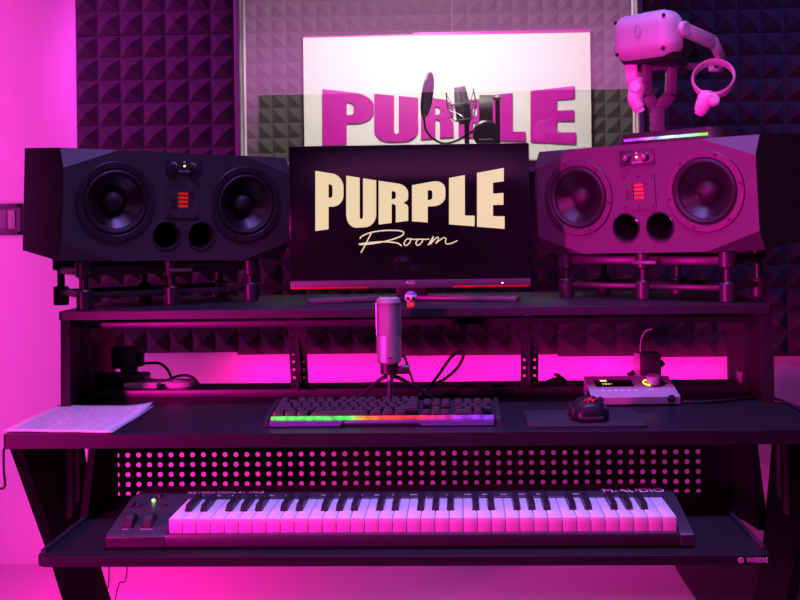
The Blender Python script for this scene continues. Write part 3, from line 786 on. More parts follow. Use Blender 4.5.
for body_, pxx, w_ in (('PITCH', 125, .010), ('MODULATION', 146, .021)):
    p = P(pxx, 528, ky+.02); text('printed_label', body_, .005, frame((p.x, ky+.022, panelz(ky+.022)+.0006), (1, 0, 0), slope), M_INK, syn, .0002, w_)
zs_ = zk+.0012
def STZ(y): return zk+.003-.005*(y-kyb-.004)/(kend-.003-kyb-.004)+.0009
p = PZ(226, 493, zs_); q0, q1 = PZ(188, 490.5, zs_), PZ(263, 490, zs_)
text('printed_label', 'KEYSTATION 61 MK3', .022, frame((p.x, p.y, STZ(p.y)), (1, 0, 0), (0, 1, -.005/(kend-kyb-.007))), M_INK, syn, .0002, q1.x-q0.x)
q0, q1 = PZ(603, 491.2, zs_), PZ(664, 491.2, zs_)
text('brand_print', 'M-AUDIO', .046, frame(((q0.x+q1.x)/2, q0.y, STZ(q0.y)), (1, 0, 0), (0, 1, -.005/(kend-kyb-.007))), mat('bright_print', (.92, .9, .92), .5), syn, .0003, q1.x-q0.x)
b = MB()
for k in range(22):
    x = wx0+.02+k*(wx1-wx0-.14)/22
    if k % 7 != 6: b.box((x, kyb+.012, STZ(kyb+.012)), (.012, .0045, .0006))
b.build('key_print', M_INK, syn)

# ================================================================== COMPUTER KEYBOARD
c0_, c1_ = PZ(267, 428, ZD), PZ(497, 425.5, ZD)
cy = (c0_.y+c1_.y)/2; cx0, cx1 = c0_.x, c1_.x; cw = cx1-cx0
kb = thing('computer_keyboard', 'black gaming computer keyboard with rainbow backlight on the desktop', 'keyboard', ((cx0+cx1)/2, cy+.07, ZD))
kd = .148
tilt = lambda y: ZD+.013+(y-cy)*.085
b = MB()
prof = [(cy+.004, ZD+.001), (cy+.004, ZD+.012), (cy+kd, tilt(cy+kd)), (cy+kd, ZD+.001)]
b.plate([prof], lambda u, v: Vector((cx0, u, v)), lambda u, v: Vector((cx1, u, v))).build('case', M_PLAST, kb)
for x, sg in ((cx0, -1), (cx1, 1)):
    b = MB(); out = [(cy, ZD), (cy+.003, ZD+.012), (cy+.03, ZD+.019), (cy+kd, tilt(cy+kd)+.004), (cy+kd, ZD)]
    b.plate([out], lambda u, v, x=x: Vector((x-.001*sg, u, v)), lambda u, v, x=x, sg=sg: Vector((x+.007*sg*(1 if v > ZD+.004 else 1.3), u, v)))
    b.build('side_wing', M_PLAST, kb)
M_BAR = mat('grey_blue_metal', (.14, .20, .38), .4, metal=.2, var=.05)
xa, xb = P(340, 424, cy).x, P(417, 423, cy).x
for x0_, x1_, c_ in ((cx0+.004, xa, 1), (xb, cx1-.006, -1)):
    k = .012*c_
    b = MB(); f0 = [(x0_+(0 if c_ > 0 else .012), ZD+.0015), (x1_-(.0 if c_ < 0 else .0)+(-.0 if c_ > 0 else 0), ZD+.0015), (x1_+(.006 if c_ > 0 else 0), ZD+.0105), (x0_-(0 if c_ > 0 else .006), ZD+.0105)]
    b.plate([f0], lambda u, v: Vector((u, cy-.002, v)), lambda u, v: Vector((u, cy+.005, v))); b.build('front_trim', M_BAR, kb)
MB().span((xa, cy+.001, ZD+.005), (xb, cy+.006, ZD+.0105), .001).build('front_lip', M_BAR, kb)
LR = led_ramp('rainbow_backlight', [(0, (.05, .9, .08)), (.36, (.06, .95, .1)), (.42, (1, .35, .02)), (.50, (1, .06, .02)), (.66, (1, .03, .05)), (.78, (.75, .02, .45)), (.86, (.32, .03, .9)), (1, (.25, .03, 1))], -cw/2, cw/2, 1.1)
MB().span((cx0+.006, cy+.003, ZD+.0115), (cx1-.006, cy+.012, ZD+.0185), .001).build('light_strip', LR, kb)
U = (cw-.012)/22.6
def row(units, x0=0.): 
    out, x = [], x0
    for u in units:
        if u > 0: out.append((x, u))
        x += abs(u)
    return out
rows_ = [row([1.25, 1.25, 1.25, 6.25, 1.25, 1.25, 1.25, -1.5, 1, 1, 1, -.3, 2, 1]),
         row([2.25]+[1]*10+[2.75, -1.25, 1, -1.3, 1, 1, 1, 1]),
         row([1.75]+[1]*11+[2.25, -4.1, 1, 1, 1]),
         row([1.5]+[1]*12+[1.5, -.25, 1, 1, 1, -.3, 1, 1, 1, 1]),
         row([1]*13+[2, -.25, 1, 1, 1, -.3, 1, 1, 1, 1]),
         row([1, -.8, 1, 1, 1, 1, -.5, 1, 1, 1, 1, -.5, 1, 1, 1, 1])]
for r, ks in enumerate(rows_):
    y0 = cy+.016+r*.0205
    for x, u in ks:
        xx0 = cx0+.006+x*U; w = u*U
        zc = tilt(y0)+.002
        b = MB(); t_ = .0009
        b.box((xx0+w/2, y0+.0095, zc+.0055), (w-.0018, .0178, .0110), .0022, 2, None, .84); b.build('keycap', M_KEYCAP, kb)

# mouse pad and mouse
a0, a1 = PZ(529, 429, ZD), PZ(651, 426.5, ZD); a2 = PZ(632, 411, ZD)
slab('mouse_pad', a0.x, a1.x-.004, (a0.y+a1.y)/2, (a0.y+a1.y)/2+.175, ZD+.0004, ZD+.0032, .015, M_FABRIC, None, .001)
mp = bpy.data.objects['mouse_pad']; tag(mp, 'small dark cloth mouse pad with rounded corners on the desktop', 'mouse pad')
q = PZ(587.5, 423, ZD+.003)
ms = thing('computer_mouse', 'black gaming mouse with a red mark on the mouse pad', 'mouse', (q.x+.008, q.y+.06, ZD+.0040), math.radians(0))
def mouse_shell():
    t = MB(True); vs, fs = [], []; n = 20; st = [(-.062, .012, .020), (-.058, .026, .031), (-.045, .033, .038), (-.02, .036, .044), (.01, .035, .042), (.035, .032, .032), (.052, .028, .022), (.060, .018, .012)]
    for y, hw, hh in st:
        for k in range(n+1):
            an = PI*k/n
            x = hw*math.cos(an); e = abs(math.sin(an))**.7
            vs.append((x*(1-.10*(e < .25)), y, max(.001, hh*e)))
    m_ = n+1
    for i in range(len(st)-1):
        for k in range(n): fs.append((i*m_+k, i*m_+k+1, i*m_+m_+k+1, i*m_+m_+k))
        fs.append((i*m_, i*m_+m_, i*m_+m_+n, i*m_+n))
    fs.append(tuple(range(m_))); fs.append(tuple(range((len(st)-1)*m_, len(st)*m_)))
    t.poly(vs, fs); return t
MB_ = mouse_shell(); sh = MB_.build('shell', mat('mouse_shell', (.018, .018, .022), .3), ms)
md = sh.modifiers.new('s', 'SUBSURF'); md.levels = 1; md.render_levels = 1
for s_ in (-1, 1):
    MB(True).box((s_*.030, .0, .013), (.012, .085, .022), .006).build('side_grip', M_RUB, ms)
b = MB(True); b.tube([(-.012, -.045, .0385), (-.004, -.036, .0412), (.006, -.043, .0385), (.014, -.034, .041)], .0016, 6); b.tube([(-.006, -.048, .037), (.0, -.038, .0408), (.004, -.028, .0428)], .0016, 6)
o = b.build('emblem', mat('red_emblem', (.8, .03, .05), .4), ms); o['label'] = 'red emblem on the palm rest'
MB(True).span((-.024, -.063, .004), (.024, -.056, .011), .003).build('rear_lip', mat('mouse_lip', (.04, .035, .045), .35), ms)
MB(True).lathe([(0, 0), (.008, 0), (.009, .002), (.009, .006), (.008, .008), (0, .008)], (-.004, .044, .024), (1, 0, 0), 20).build('scroll_wheel', M_RUB, ms)

# ================================================================== AUDIO INTERFACE
i0, i1 = PZ(592, 407.5, ZD), PZ(680, 405.5, ZD)
iy = (i0.y+i1.y)/2; ix0, ix1 = i0.x, i1.x
ai = thing('audio_interface', 'silver desktop audio interface with one large knob on the desktop', 'audio interface', ((ix0+ix1)/2, iy+.07, ZD))
D_ = .135; zA = P(630, 396.8, iy).z; zB = P(625, 376, iy+D_).z
prof = [(iy+.002, ZD+.003), (iy, zA-.0008), (iy+.0015, zA), (iy+D_, zB), (iy+D_+.004, zB-.006), (iy+D_+.004, ZD+.003)]
o = MB().plate([prof], lambda u, v: Vector((ix0, u, v)), lambda u, v: Vector((ix1, u, v))).build('case', M_SILV, ai)
md = o.modifiers.new('edge', 'BEVEL'); md.width = .0014; md.segments = 2; md.limit_method = 'ANGLE'; md.angle_limit = math.radians(50)
sl = Vector((0, D_-.005, zB-zA)).normalized(); nr_ = Vector((0, -sl.z, sl.y)); w_ = ix1-ix0
def top(u, v, h=0): return Vector((ix0+u*w_, iy+.005, zA))+sl*(v*(D_-.005)/sl.y)+nr_*h
MF = Matrix((Vector((1, 0, 0)), sl, nr_)).transposed()
MB().box(top(.315, .60, .0004), (.44*w_, .042, .002), .0008, 2, MF).build('display', M_SCREEN, ai)
b = MB()
for k, hgt in enumerate((.5, .8, .6, .3)): b.box(top(.19+k*.03, .56, .0016), (.003, .014*hgt, .0004), 0, 1, MF)
b.build('level_meter', glow('amber_meter', (.9, .55, .1), 1.2), ai)
MB().box(top(.205, .72, .0016), (.014, .006, .0004), 0, 1, MF).build('lit_square', glow('pale_meter', (1, .8, .55), 1.6), ai)
b = MB()
for k in range(6): b.box(top(.16+k*.074, .26, .0008), (.0065, .004, .0016), .0006, 1, MF)
for u in (.70, .73, .925): b.box(top(u, .30, .0008), (.004, .004, .0016), .0006, 1, MF)
b.build('button_row', mat('bright_button', (.85, .8, .8), .3), ai)
kc = top(.775, .60)
MB().lathe([(0, 0), (.027, 0), (.027, .0012), (0, .0012)], kc, nr_, 40).build('knob_dish', M_PLAST, ai)
an0 = [kc+nr_*.0022+Vector((1, 0, 0))*(.0215*math.cos(math.radians(a_)))+sl*(.0215*math.sin(math.radians(a_))) for a_ in range(130, 246, 6)]
MB().tube(an0, .0016, 8).build('level_ring', glow('yellow_ring', (1, .75, .03), 2.2), ai)
MB().lathe([(0, .001), (.0152, .001), (.0155, .003), (.0148, .0165), (.0135, .018), (0, .0182)], kc, nr_, 40).build('volume_knob', M_SILV, ai)
for u, r_ in ((.10, .0065), (.90, .009)):
    MB().lathe([(0, 0), (r_, 0), (r_*.9, .003), (r_*.55, .003), (r_*.5, .001), (0, .001)], (ix0+u*w_, iy+.0015, ZD+.014), (0, -1, 0), 24).build('jack_socket', M_PLAST, ai)
b = MB()
for fx in (ix0+.02, ix1-.02):
    for fy in (iy+.02, iy+.11): b.cyl((fx, fy, ZD), (fx, fy, ZD+.004), .007, n=14)
b.build('rubber_feet', M_RUB, ai)
p_ = [PZ(683, 402, ZD+.004), PZ(700, 402, ZD+.004), PZ(725, 400.5, ZD+.004), PZ(745, 397.5, ZD+.004), PZ(762, 397, ZD+.004), PZ(778, 399.5, ZD+.004), PZ(792, 405, ZD+.004), PZ(812, 416, ZD+.004)]
tag(MB().tube(p_, .0032, 8, smooth=6).build('cable', M_PLAST, None, p_[0]-Vector((0, 0, .004))), 'dark cable lying across the right end of the desktop', 'cable')

# ================================================================== DESKTOP MICROPHONE
ym = 2.235
def Q(x, y, dy=0): return P(x, y, ym+dy)
mt, mb = Q(388.5, 297.5), Q(389, 363)
mc_ = (mt.x+mb.x)/2
mic = thing('usb_microphone', 'silver side-address microphone on a black mini tripod on the desktop', 'microphone', (mc_, ym, ZD))
L = mt.z-mb.z; r_ = .0252; zg = Q(388, 335).z-mb.z
MB().lathe([(0, 0), (.0215, 0), (r_, .004), (r_, zg)], (mc_, ym, mb.z), n=40).build('body', M_MICS, mic)
gr = MB().lathe([(r_-.001, zg), (r_-.001, L-.008), (r_-.004, L-.002), (.015, L), (0, L+.001)], (mc_, ym, mb.z), n=40).build('grille', M_GRILL, mic)
MB().lathe([(r_-.0006, L-.012), (r_+.0004, L-.010), (r_-.0025, L-.0015), (.017, L+.0012), (.016, L+.001)], (mc_, ym, mb.z), n=40).build('top_ring', M_MICS, gr)
b = MB(); 
for s_ in (-1, 1): b.tube([(mc_+s_*r_*.975, ym, mb.z+zg), (mc_+s_*r_*.975, ym, mb.z+L-.009)], .0014, 8)
b.build('side_rib', M_MICS, gr)
tp = Q(389.5, 356.5); MB().box((mc_+.003, ym-r_-.0002, tp.z), (.011, .001, .0022)).build('printed_mark', M_RUB, mic)
cz0 = Q(389, 374).z
MB().lathe([(0, 0), (.017, 0), (.0185, .003), (.0185, mb.z-cz0+.001), (0, mb.z-cz0+.001)], (mc_, ym, cz0), n=32).build('clip_ring', M_PLAST, mic)
b = MB(); kk = Q(405, 370); b.box((mc_+.026, ym, cz0+.008), (.022, .018, .016), .004); b.cyl((kk.x-.006, ym, kk.z+.002), (kk.x+.010, ym, kk.z+.002), .010, n=20)
b.build('tilt_knob', M_PLAST, mic)
hub = Q(390, 376)
MB().cyl((mc_+.002, ym, ZD+.006), (mc_+.002, ym, cz0), .0068, n=20).build('stem', M_CHROME, mic)
for ex, ey in ((-.085, .06), (.105, .075), (.0, -.075)):
    b = MB(); b.tube([(mc_+.002, ym, hub.z), (mc_+ex*.25, ym+ey*.22, hub.z-.010), (mc_+ex, ym+ey*.9, ZD+.0045)], .0042, 8, smooth=4)
    if ey < 0: b = MB(); b.tube([(mc_+.002, ym, hub.z), (mc_, ym-.02, ZD+.012), (mc_, ym-.03, ZD+.005)], .0045, 8, smooth=4)
    b.build('leg', M_PLAST, mic)
cb = [(mc_+.004, ym+.02, cz0+.01), P(403, 356, 2.27), P(409, 370, 2.30), PZ(414, 384, ZD+.006)+Vector((0, 0, 0)), PZ(424, 399.5, ZD+.0045), PZ(436, 398, ZD+.0045), PZ(431, 394, ZD+.0045), ]
lp = [P(417, 398, 2.27), P(434, 381, 2.40), P(446, 364, 2.43), P(452, 356.5, 2.45), P(459, 351.5, 2.46), P(463.5, 354.5, 2.46), P(458, 367, 2.45), P(446, 378, 2.42), P(433, 385, 2.38), P(424, 391, 2.32), P(418, 396.5, 2.28)]
tag(MB().tube(lp, .0036, 8, smooth=6).build('cable', M_RUB, None, PZ(417, 398, ZD)), 'black cable looped upright behind the desktop microphone', 'cable')
tag(MB().tube(cb[:5], .0028, 8, smooth=6).build('cable', M_RUB, None, (mc_, ym+.03, ZD)), 'thin black cable dropping from the desktop microphone base', 'cable')

# ================================================================== PAPER
zp = ZD+.0018
pc = [PZ(2, 431.5, zp), PZ(111, 433, zp), PZ(153, 407, zp), PZ(58, 405.5, zp)]
ppm = bpy.data.materials.new('printed_sheet'); ppm.use_nodes = True; nt = ppm.node_tree; bs = nt.nodes['Principled BSDF']
tc = nt.nodes.new('ShaderNodeTexCoord'); mpg = nt.nodes.new('ShaderNodeMapping'); mpg.inputs['Rotation'].default_value = (0, 0, math.radians(0))
nt.links.new(tc.outputs['UV'], mpg.inputs[0])
sp = nt.nodes.new('ShaderNodeSeparateXYZ'); nt.links.new(mpg.outputs[0], sp.inputs[0])
def math_(op, a, b=None):
    n = nt.nodes.new('ShaderNodeMath'); n.operation = op
    for i, v in enumerate((a, b)):
        if v is None: continue
        if isinstance(v, (int, float)): n.inputs[i].default_value = v
        else: nt.links.new(v, n.inputs[i])
    return n.outputs[0]
rowf = math_('MULTIPLY', sp.outputs['Y'], 26); line = math_('LESS_THAN', math_('FRACT', rowf), .42)
cmb = nt.nodes.new('ShaderNodeCombineXYZ'); nt.links.new(math_('MULTIPLY', sp.outputs['X'], 22), cmb.inputs[0]); nt.links.new(math_('MULTIPLY', math_('FLOOR', rowf), 7.3), cmb.inputs[1])
nz = nt.nodes.new('ShaderNodeTexNoise'); nz.inputs['Scale'].default_value = 1; nz.inputs['Detail'].default_value = 2; nt.links.new(cmb.outputs[0], nz.inputs['Vector'])
ink = math_('MULTIPLY', line, math_('GREATER_THAN', nz.outputs['Fac'], .44))
inside = math_('MULTIPLY', math_('MULTIPLY', math_('GREATER_THAN', sp.outputs['X'], .08), math_('LESS_THAN', sp.outputs['X'], .9)), math_('MULTIPLY', math_('GREATER_THAN', sp.outputs['Y'], .06), math_('LESS_THAN', sp.outputs['Y'], .92)))
ink = math_('MULTIPLY', math_('MULTIPLY', ink, inside), .42)
mx = nt.nodes.new('ShaderNodeMix'); mx.data_type = 'RGBA'; mx.inputs[6].default_value = (.72, .70, .72, 1); mx.inputs[7].default_value = (.10, .09, .12, 1)
nt.links.new(ink, mx.inputs[0]); nt.links.new(mx.outputs[2], bs.inputs['Base Color']); bs.inputs['Roughness'].default_value = .75
def sheet(name, cor, z0, curl, label, group):
    bm = bmesh.new(); uv = bm.loops.layers.uv.new('UVMap'); N = 14; G = []
    for j in range(N+1):
        for i in range(N+1):
            u, v = i/N, j/N
            p = (cor[0]*(1-u)+cor[1]*u)*(1-v)+(cor[3]*(1-u)+cor[2]*u)*v
            p.z = z0+curl*max(0, (u+v-1.55))**2*.045+.0006*math.sin(u*7+v*4)**2
            G.append((bm.verts.new(p-cor[0]), u, v))
    for j in range(N):
        for i in range(N):
            q = [G[j*(N+1)+i], G[j*(N+1)+i+1], G[(j+1)*(N+1)+i+1], G[(j+1)*(N+1)+i]]
            f = bm.faces.new([x[0] for x in q]); f.smooth = True
            for l, x in zip(f.loops, q): l[uv].uv = (x[1], x[2])
    me = bpy.data.meshes.new(name); bm.to_mesh(me); bm.free(); me.materials.append(ppm)
    o = bpy.data.objects.new(name, me); COL.objects.link(o); o.location = cor[0]
    md = o.modifiers.new('t', 'SOLIDIFY'); md.thickness = .0004
    return tag(o, label, 'paper', group)
sheet('paper_sheet', pc, zp+.0012, 1.0, 'printed white sheet on top of the papers at the left end of the desktop', 'printed papers')
pc2 = [p+Vector((.0015, .002, 0)) for p in pc]
sheet('paper_sheet', pc2, zp, .2, 'white sheet lying under the printed page at the left end of the desktop', 'printed papers')

# ================================================================== THINGS IN THE RACK BAYS
ZR = ZD+.016
yr = 2.56
def Rk(x, y, dy=0): return P(x, y, yr+dy)
# power strip with a black adapter plugged into it
ps0 = PZ(112, 388, ZR)
s0, s1 = Rk(107, 388), Rk(148, 388)
pst = thing('power_strip', 'black power strip with white socket plate in the left rack bay', 'power strip', ((s0.x+s1.x)/2, yr, ZR))
za = Rk(125, 373).z
MB().span((s0.x, yr-.03, ZR), (s1.x, yr+.03, za), .006).build('housing', M_PLAST, pst)
w0, w1 = Rk(131, 388, -.02), Rk(158, 388, -.02)
b = MB(); out = [(w0.x, yr-.075), (w0.x+.075, yr-.075), (w1.x+.006, yr-.01), (w0.x+.028, yr-.01)]
b.plate([out], lambda u, v: Vector((u, v, ZR+.012)), lambda u, v: Vector((u, v, ZR))); o = b.build('socket_plate', M_FRAME, pst); o['label'] = 'white plate with socket holes'
b = MB()
for k in range(4):
    for s_ in (-.006, .006): b.cyl((w0.x+.030+k*.013+s_*.3, yr-.058+k*.0115+s_, ZR+.0118), (w0.x+.030+k*.013+s_*.3, yr-.058+k*.0115+s_, ZR+.0126), .003, n=10)
b.build('socket_holes', M_RUB, pst)
a0, a1 = Rk(114, 373), Rk(139, 346)
adp = thing('power_adapter', 'blocky black power adapter plugged into the power strip in the left bay', 'adapter', ((a0.x+a1.x)/2, yr, za))
MB().span((a0.x, yr-.022, za+.012), (a1.x, yr+.022, a1.z), .004).build('housing', M_PLAST, adp)
MB().span((a0.x+.018, yr-.012, za), (a1.x-.006, yr+.012, za+.014), .002).build('plug', M_RUB, adp)
MB().span((a1.x-.002, yr-.012, Rk(141, 366).z), (a1.x+.010, yr+.012, Rk(141, 352).z), .002).build('cable_boss', M_RUB, adp)
cbl = [Rk(140, 363.5), Rk(152, 363), Rk(160, 363.5), Rk(167, 369), Rk(171, 377), PZ(172, 384, ZR+.006)]
tag(MB().tube(cbl, .0035, 8, smooth=6).build('cable', M_RUB, None, Rk(140, 387)), 'black cable arching out of the power adapter in the left bay', 'cable')
cb2 = [Rk(148, 379, .02), Rk(158, 380.5, .02), Rk(168, 380, .02), Rk(178, 376, .02), Rk(187, 375.5, .02), Rk(194, 378.5, .02), Rk(199, 384.5, .03)]
tag(MB().tube(cb2, .0033, 8, smooth=6).build('cable', M_RUB, None, Rk(199, 388, .03)), 'black cable curling over the white puck in the left bay', 'cable')
pk = PZ(181, 387.5, ZR)
pck = thing('white_puck', 'small white domed puck on the floor of the left rack bay', 'puck', (pk.x, pk.y, ZR))
MB().lathe([(0, 0), (.028, 0), (.034, .005), (.036, .013), (.033, .016), (.0, .017)], (pk.x, pk.y, ZR), n=32).build('shell', M_FRAME, pck)
MB().lathe([(.018, .016), (.018, .0185), (0, .0185)], (pk.x, pk.y, ZR), n=28).build('top_disc', mat('pale_grey_plastic', (.55, .54, .55), .4), pck)
# middle bay cables
tag(MB().tube([PZ(455, 388, ZR+.004), PZ(470, 385, ZR+.004), PZ(490, 386, ZR+.004), PZ(505, 384, ZR+.004), PZ(518, 386, ZR+.004)], .0035, 8, smooth=6).build('cable', M_RUB, None, PZ(455, 388, ZR)), 'black cable lying along the floor of the middle rack bay', 'cable')
# right bay
tag(MB().tube([PZ(541, 386, ZR+.004), Rk(550, 380.5), Rk(557, 379), PZ(566, 382, ZR+.006), PZ(578, 383, ZR+.004), PZ(592, 381, ZR+.004)], .0038, 8, smooth=6).build('cable', M_RUB, None, PZ(541, 386, ZR)), 'black cable bunched on the floor of the right rack bay', 'cable')
tag(MB().tube([Rk(555, 374), Rk(561, 377.5), PZ(568, 383.5, ZR+.004), PZ(574, 386, ZR+.004)], .0045, 8, smooth=6).build('cable_tie', M_RUB, None, PZ(565, 384, ZR)), 'short black cable end sticking up in the right rack bay', 'cable')
yq = 2.62
def R2(x, y, dy=0): return P(x, y, yq+dy)
a0, a1 = R2(640, 383), R2(659.5, 352)
ad2 = thing('power_adapter', 'dark upright power adapter behind the silver audio interface', 'adapter', ((a0.x+a1.x)/2, yq, ZR))
MB().span((a0.x, yq-.025, ZR), (a1.x, yq+.025, a1.z), .004).build('housing', M_PLAST, ad2)
w0 = R2(634.5, 353); w1 = R2(639.2, 353)
MB().span((w0.x, yq-.012, ZR), (w1.x, yq+.02, w0.z), .001).build('pale_bracket', M_FRAME, ad2)['label'] = 'white upright edge beside the adapter'
b = MB(); b.bar(R2(659, 366), R2(664, 362), .008, .012); b.build('plug_lever', M_RUB, ad2)
b = MB(); b.bar(R2(634.5, 372, -.02), R2(628, 376, -.02), .010, .012); b.build('cable_boss', M_RUB, ad2)
tag(MB().tube([R2(640.5, 353), R2(640.5, 345), R2(642, 337), R2(646, 331), R2(652, 329)], .0016, 8, smooth=6).build('cable', M_FRAME, None, R2(640.5, 353)), 'thin pale wire rising from the adapter behind the interface', 'cable')
p0, p1 = P(737.5, 382, 2.50), P(749, 373, 2.50)
sb = thing('antenna_receiver', 'small plain box with an upright stub antenna at the right end of the rack', 'receiver', ((p0.x+p1.x)/2, 2.5, ZR))
MB().span((p0.x, 2.485, ZR), (p1.x, 2.515, ZR+.024), .002).build('housing', mat('dim_pink_plastic', (.25, .22, .25), .5), sb)
pa_ = (p0.x+p1.x)/2
MB().cyl((pa_, 2.5, ZR+.023), (pa_, 2.5, P(743, 358, 2.5).z), .0022, n=12).build('antenna', M_SILV, sb)

# cables hanging against the wall under the desk, dark floor mat, wall switch
for k, (pts, lb) in enumerate((([(112, 556), (109, 572), (106, 590), (106, 612)], 'thin dark wire hanging under the desk nearest the left leg'),
                               ([(136, 556), (127, 568), (119, 584), (114, 612)], 'thin dark wire hanging under the desk, second from the left leg'))):
    pp = [P(x, y, 2.85) for x, y in pts]
    pp[0] = Vector((pp[0].x, 2.79, ZD-.03)); pp.insert(1, Vector((pp[1].x, 2.84, .60))); pp.append(Vector((pp[-1].x, 2.86, .004)))
    tag(MB().tube(pp, .0016, 8, smooth=6).build('cable', M_RUB, None, Vector((pp[-1].x, 2.86, 0))), lb, 'cable')
fm = PZ(690, 600, 0)
slab('floor_mat', .705, 1.5, 2.2, YW-.02, 0, .008, .05, M_RUB, None, .003)
tag(bpy.data.objects['floor_mat'], 'black floor mat under the right end of the desk', 'mat')
s0, s1 = P(-22, 235.5, YW), P(22.3, 203.5, YW)
sw = thing('light_switch', 'dark framed double light switch on the pink wall by the left speaker', 'light switch', ((s0.x+s1.x)/2, YW, s0.z))
M_SWF = mat('dark_violet_plastic', (.05, .03, .06), .4)
fr_ = MB(); sa, sb_ = min(s0.z, s1.z), max(s0.z, s1.z); e = .014
fr_.span((s0.x, YW-.012, sa), (s1.x, YW, sa+e), .002); fr_.span((s0.x, YW-.012, sb_-e), (s1.x, YW, sb_), .002)
fr_.span((s0.x, YW-.012, sa), (s0.x+e, YW, sb_), .002); fr_.span((s1.x-e, YW-.012, sa), (s1.x, YW, sb_), .002)
fr_.span((s0.x, YW-.005, sa), (s1.x, YW, sb_)); fr_.build('frame', M_SWF, sw)
xm1 = P(8.5, 220, YW).x
MB().span((xm1, YW-.010, sa+.022), (s1.x-.022, YW-.003, sb_-.022), .002).build('rocker', mat('rocker_plastic', (.32, .28, .32), .4), sw)
MB().span((s0.x+.022, YW-.010, sa+.022), (xm1-.002, YW-.003, sb_-.022), .002).build('rocker', mat('rocker_dark', (.20, .17, .2), .4), sw)

# ================================================================== HEADSET ON ITS STAND, ON THE RIGHT SPEAKER
yv = 2.60
def V(x, y, dy=0): return P(x, y, yv+dy)
RS = RM[spR]
sbx = RS @ Vector((.064, .075, SH+.0008))
hs = thing('headset_stand', 'dark forked headset stand with a lit coloured base edge, on the right speaker', 'stand', sbx, aR); place(hs, sbx, aR, PIT, -ROL)
b = MB(True)
out = rounded(-.125, .125, -.055, .055, .03)
b.plate([out], lambda u, v: Vector((u*.94, v*.9, .024)), lambda u, v: Vector((u, v, 0))); b.build('base', M_PLAST, hs)
LB = led_ramp('rainbow_base_light', [(0, (.55, .05, .9)), (.25, (.6, .08, .95)), (.45, (.35, .55, 1)), (.62, (.5, .8, .95)), (.8, (.25, .8, .5)), (.92, (.15, .9, .06)), (1, (.1, .8, .05))], -.10, .10, 1.5)
MB(True).span((-.098, -.0585, .006), (.098, -.053, .012), .001).build('light_strip', LB, hs)
stem0 = sbx+Vector((0, 0, .022)); k0 = V(657, 112); 
def Vh(x, y): 
    p = P(x, y, sbx.y); return p
b = MB()
b.bar(Vh(657.5, 134.5), Vh(657, 107), .030, .03, .004)
b.build('stem', M_SPKD2 if False else mat('stand_plastic', (.09, .08, .10), .45), hs)
M_ST = MATS['stand_plastic']
for pts in ([Vh(656, 110), Vh(646.5, 96), Vh(646, 58)], [Vh(657, 110), Vh(670.5, 95), Vh(672, 56)]):
    b = MB(); b.bar(pts[0], pts[1], .022, .028, .003); b.bar(pts[1], pts[2], .022, .028, .003); b.build('fork_arm', M_ST, hs)
MB().bar(Vh(640, 60), Vh(678, 56), .02, .06, .005).build('head_rest', M_ST, hs)
for pa__, pb__ in ((Vh(672, 64), Vh(705, 66)), (Vh(646, 66), Vh(632, 68))):
    MB().bar(pa__+Vector((0, .02, 0)), pb__+Vector((0, .02, 0)), .012, .016, .003).build('controller_arm', M_ST, hs)
# headset
hc = Vh(645, 39)+Vector((0, -.03, 0)); ha = math.radians(-44)
vr = thing('vr_headset', 'white virtual reality headset resting on the forked stand above the right speaker', 'headset', hc, ha)
b = MB(True)
Mt = Matrix.Rotation(math.radians(4), 3, 'X')
b.box((0, .004, 0), (.156, .082, .104), .033, 7, Mt); vz = b.build('visor', M_VR, vr)
b = MB(True); b.box((0, .055, -.004), (.150, .05, .085), .02, 4); b.build('face_gasket', M_RUB, vr)
b = MB(True); b.box((0, .012, -.036), (.140, .06, .044), .018, 4); b.build('underside', M_PLAST, vr)
for x, z in ((-.075, -.036), (.075, -.036), (-.078, .036), (.078, .036)):
    MB(True).sphere((x*.80, -.0305, z*.98), .0042).build('tracking_camera', M_RUB, vz)
b = MB(True); b.tube([(-.062, -.0432, -.02), (-.062, -.0432, .02)], .0008, 6)
b.build('seam_mark', mat('grey_print', (.45, .43, .46), .6), vz)
b = MB(True); xs_ = [(-.006+.0, 0)]
b.tube([(.004+.007*math.cos(2*PI*i/24)*1.0, -.0436, .006+.013*math.sin(2*PI*i/24)) for i in range(24)], .0009, 6, True)
b.build('front_emblem', MATS['grey_print'], vz)
for s_ in (1, -1):
    x = s_*.080
    b = MB(True); b.bar((x, .015, .008), (s_*.080, .142, -.008), .012, .033, .004, (0, 0, 1))
    b.bar((s_*.080, .140, -.006), (s_*.072, .190, -.042), .012, .033, .004, (0, 0, 1)); b.build('side_arm', M_VR, vr)
    MB(True).lathe([(.017, 0), (.017, .010), (.014, .012), (0, .012)], (x-.004*s_, .02, .008), (s_, 0, 0), 28).build('strap_pivot', M_VR, vr)
def strap(pts, w, th, name, material):
    vs, fs = [], []; pts = catmull([Vector(p) for p in pts], 6)
    for i, p in enumerate(pts):
        t_ = (pts[min(i+1, len(pts)-1)]-pts[max(i-1, 0)]).normalized()
        wd = Vector(w); n = t_.cross(wd).normalized()
        for a_, c_ in ((-.5, -1), (.5, -1), (.5, 1), (-.5, 1)): vs.append(p+wd*a_+n*(c_*th/2))
    for i in range(len(pts)-1):
        for k in range(4):
            j = (k+1) % 4; fs.append((4*i+k, 4*i+j, 4*i+4+j, 4*i+4+k))
    n = 4*len(pts); fs += [(0, 1, 2, 3), (n-1, n-2, n-3, n-4)]
    return MB(True).poly(vs, fs).build(name, material, vr)
strap([(0, .01, .052), (0, .06, .060), (0, .12, .045), (0, .165, .0), (0, .185, -.03)], (.032, 0, 0), .004, 'top_strap', M_FABRIC)
strap([(0, .015, .050), (0, .03, .058), (0, .05, .054)], (.05, 0, 0), .006, 'top_strap_loop', M_VR)
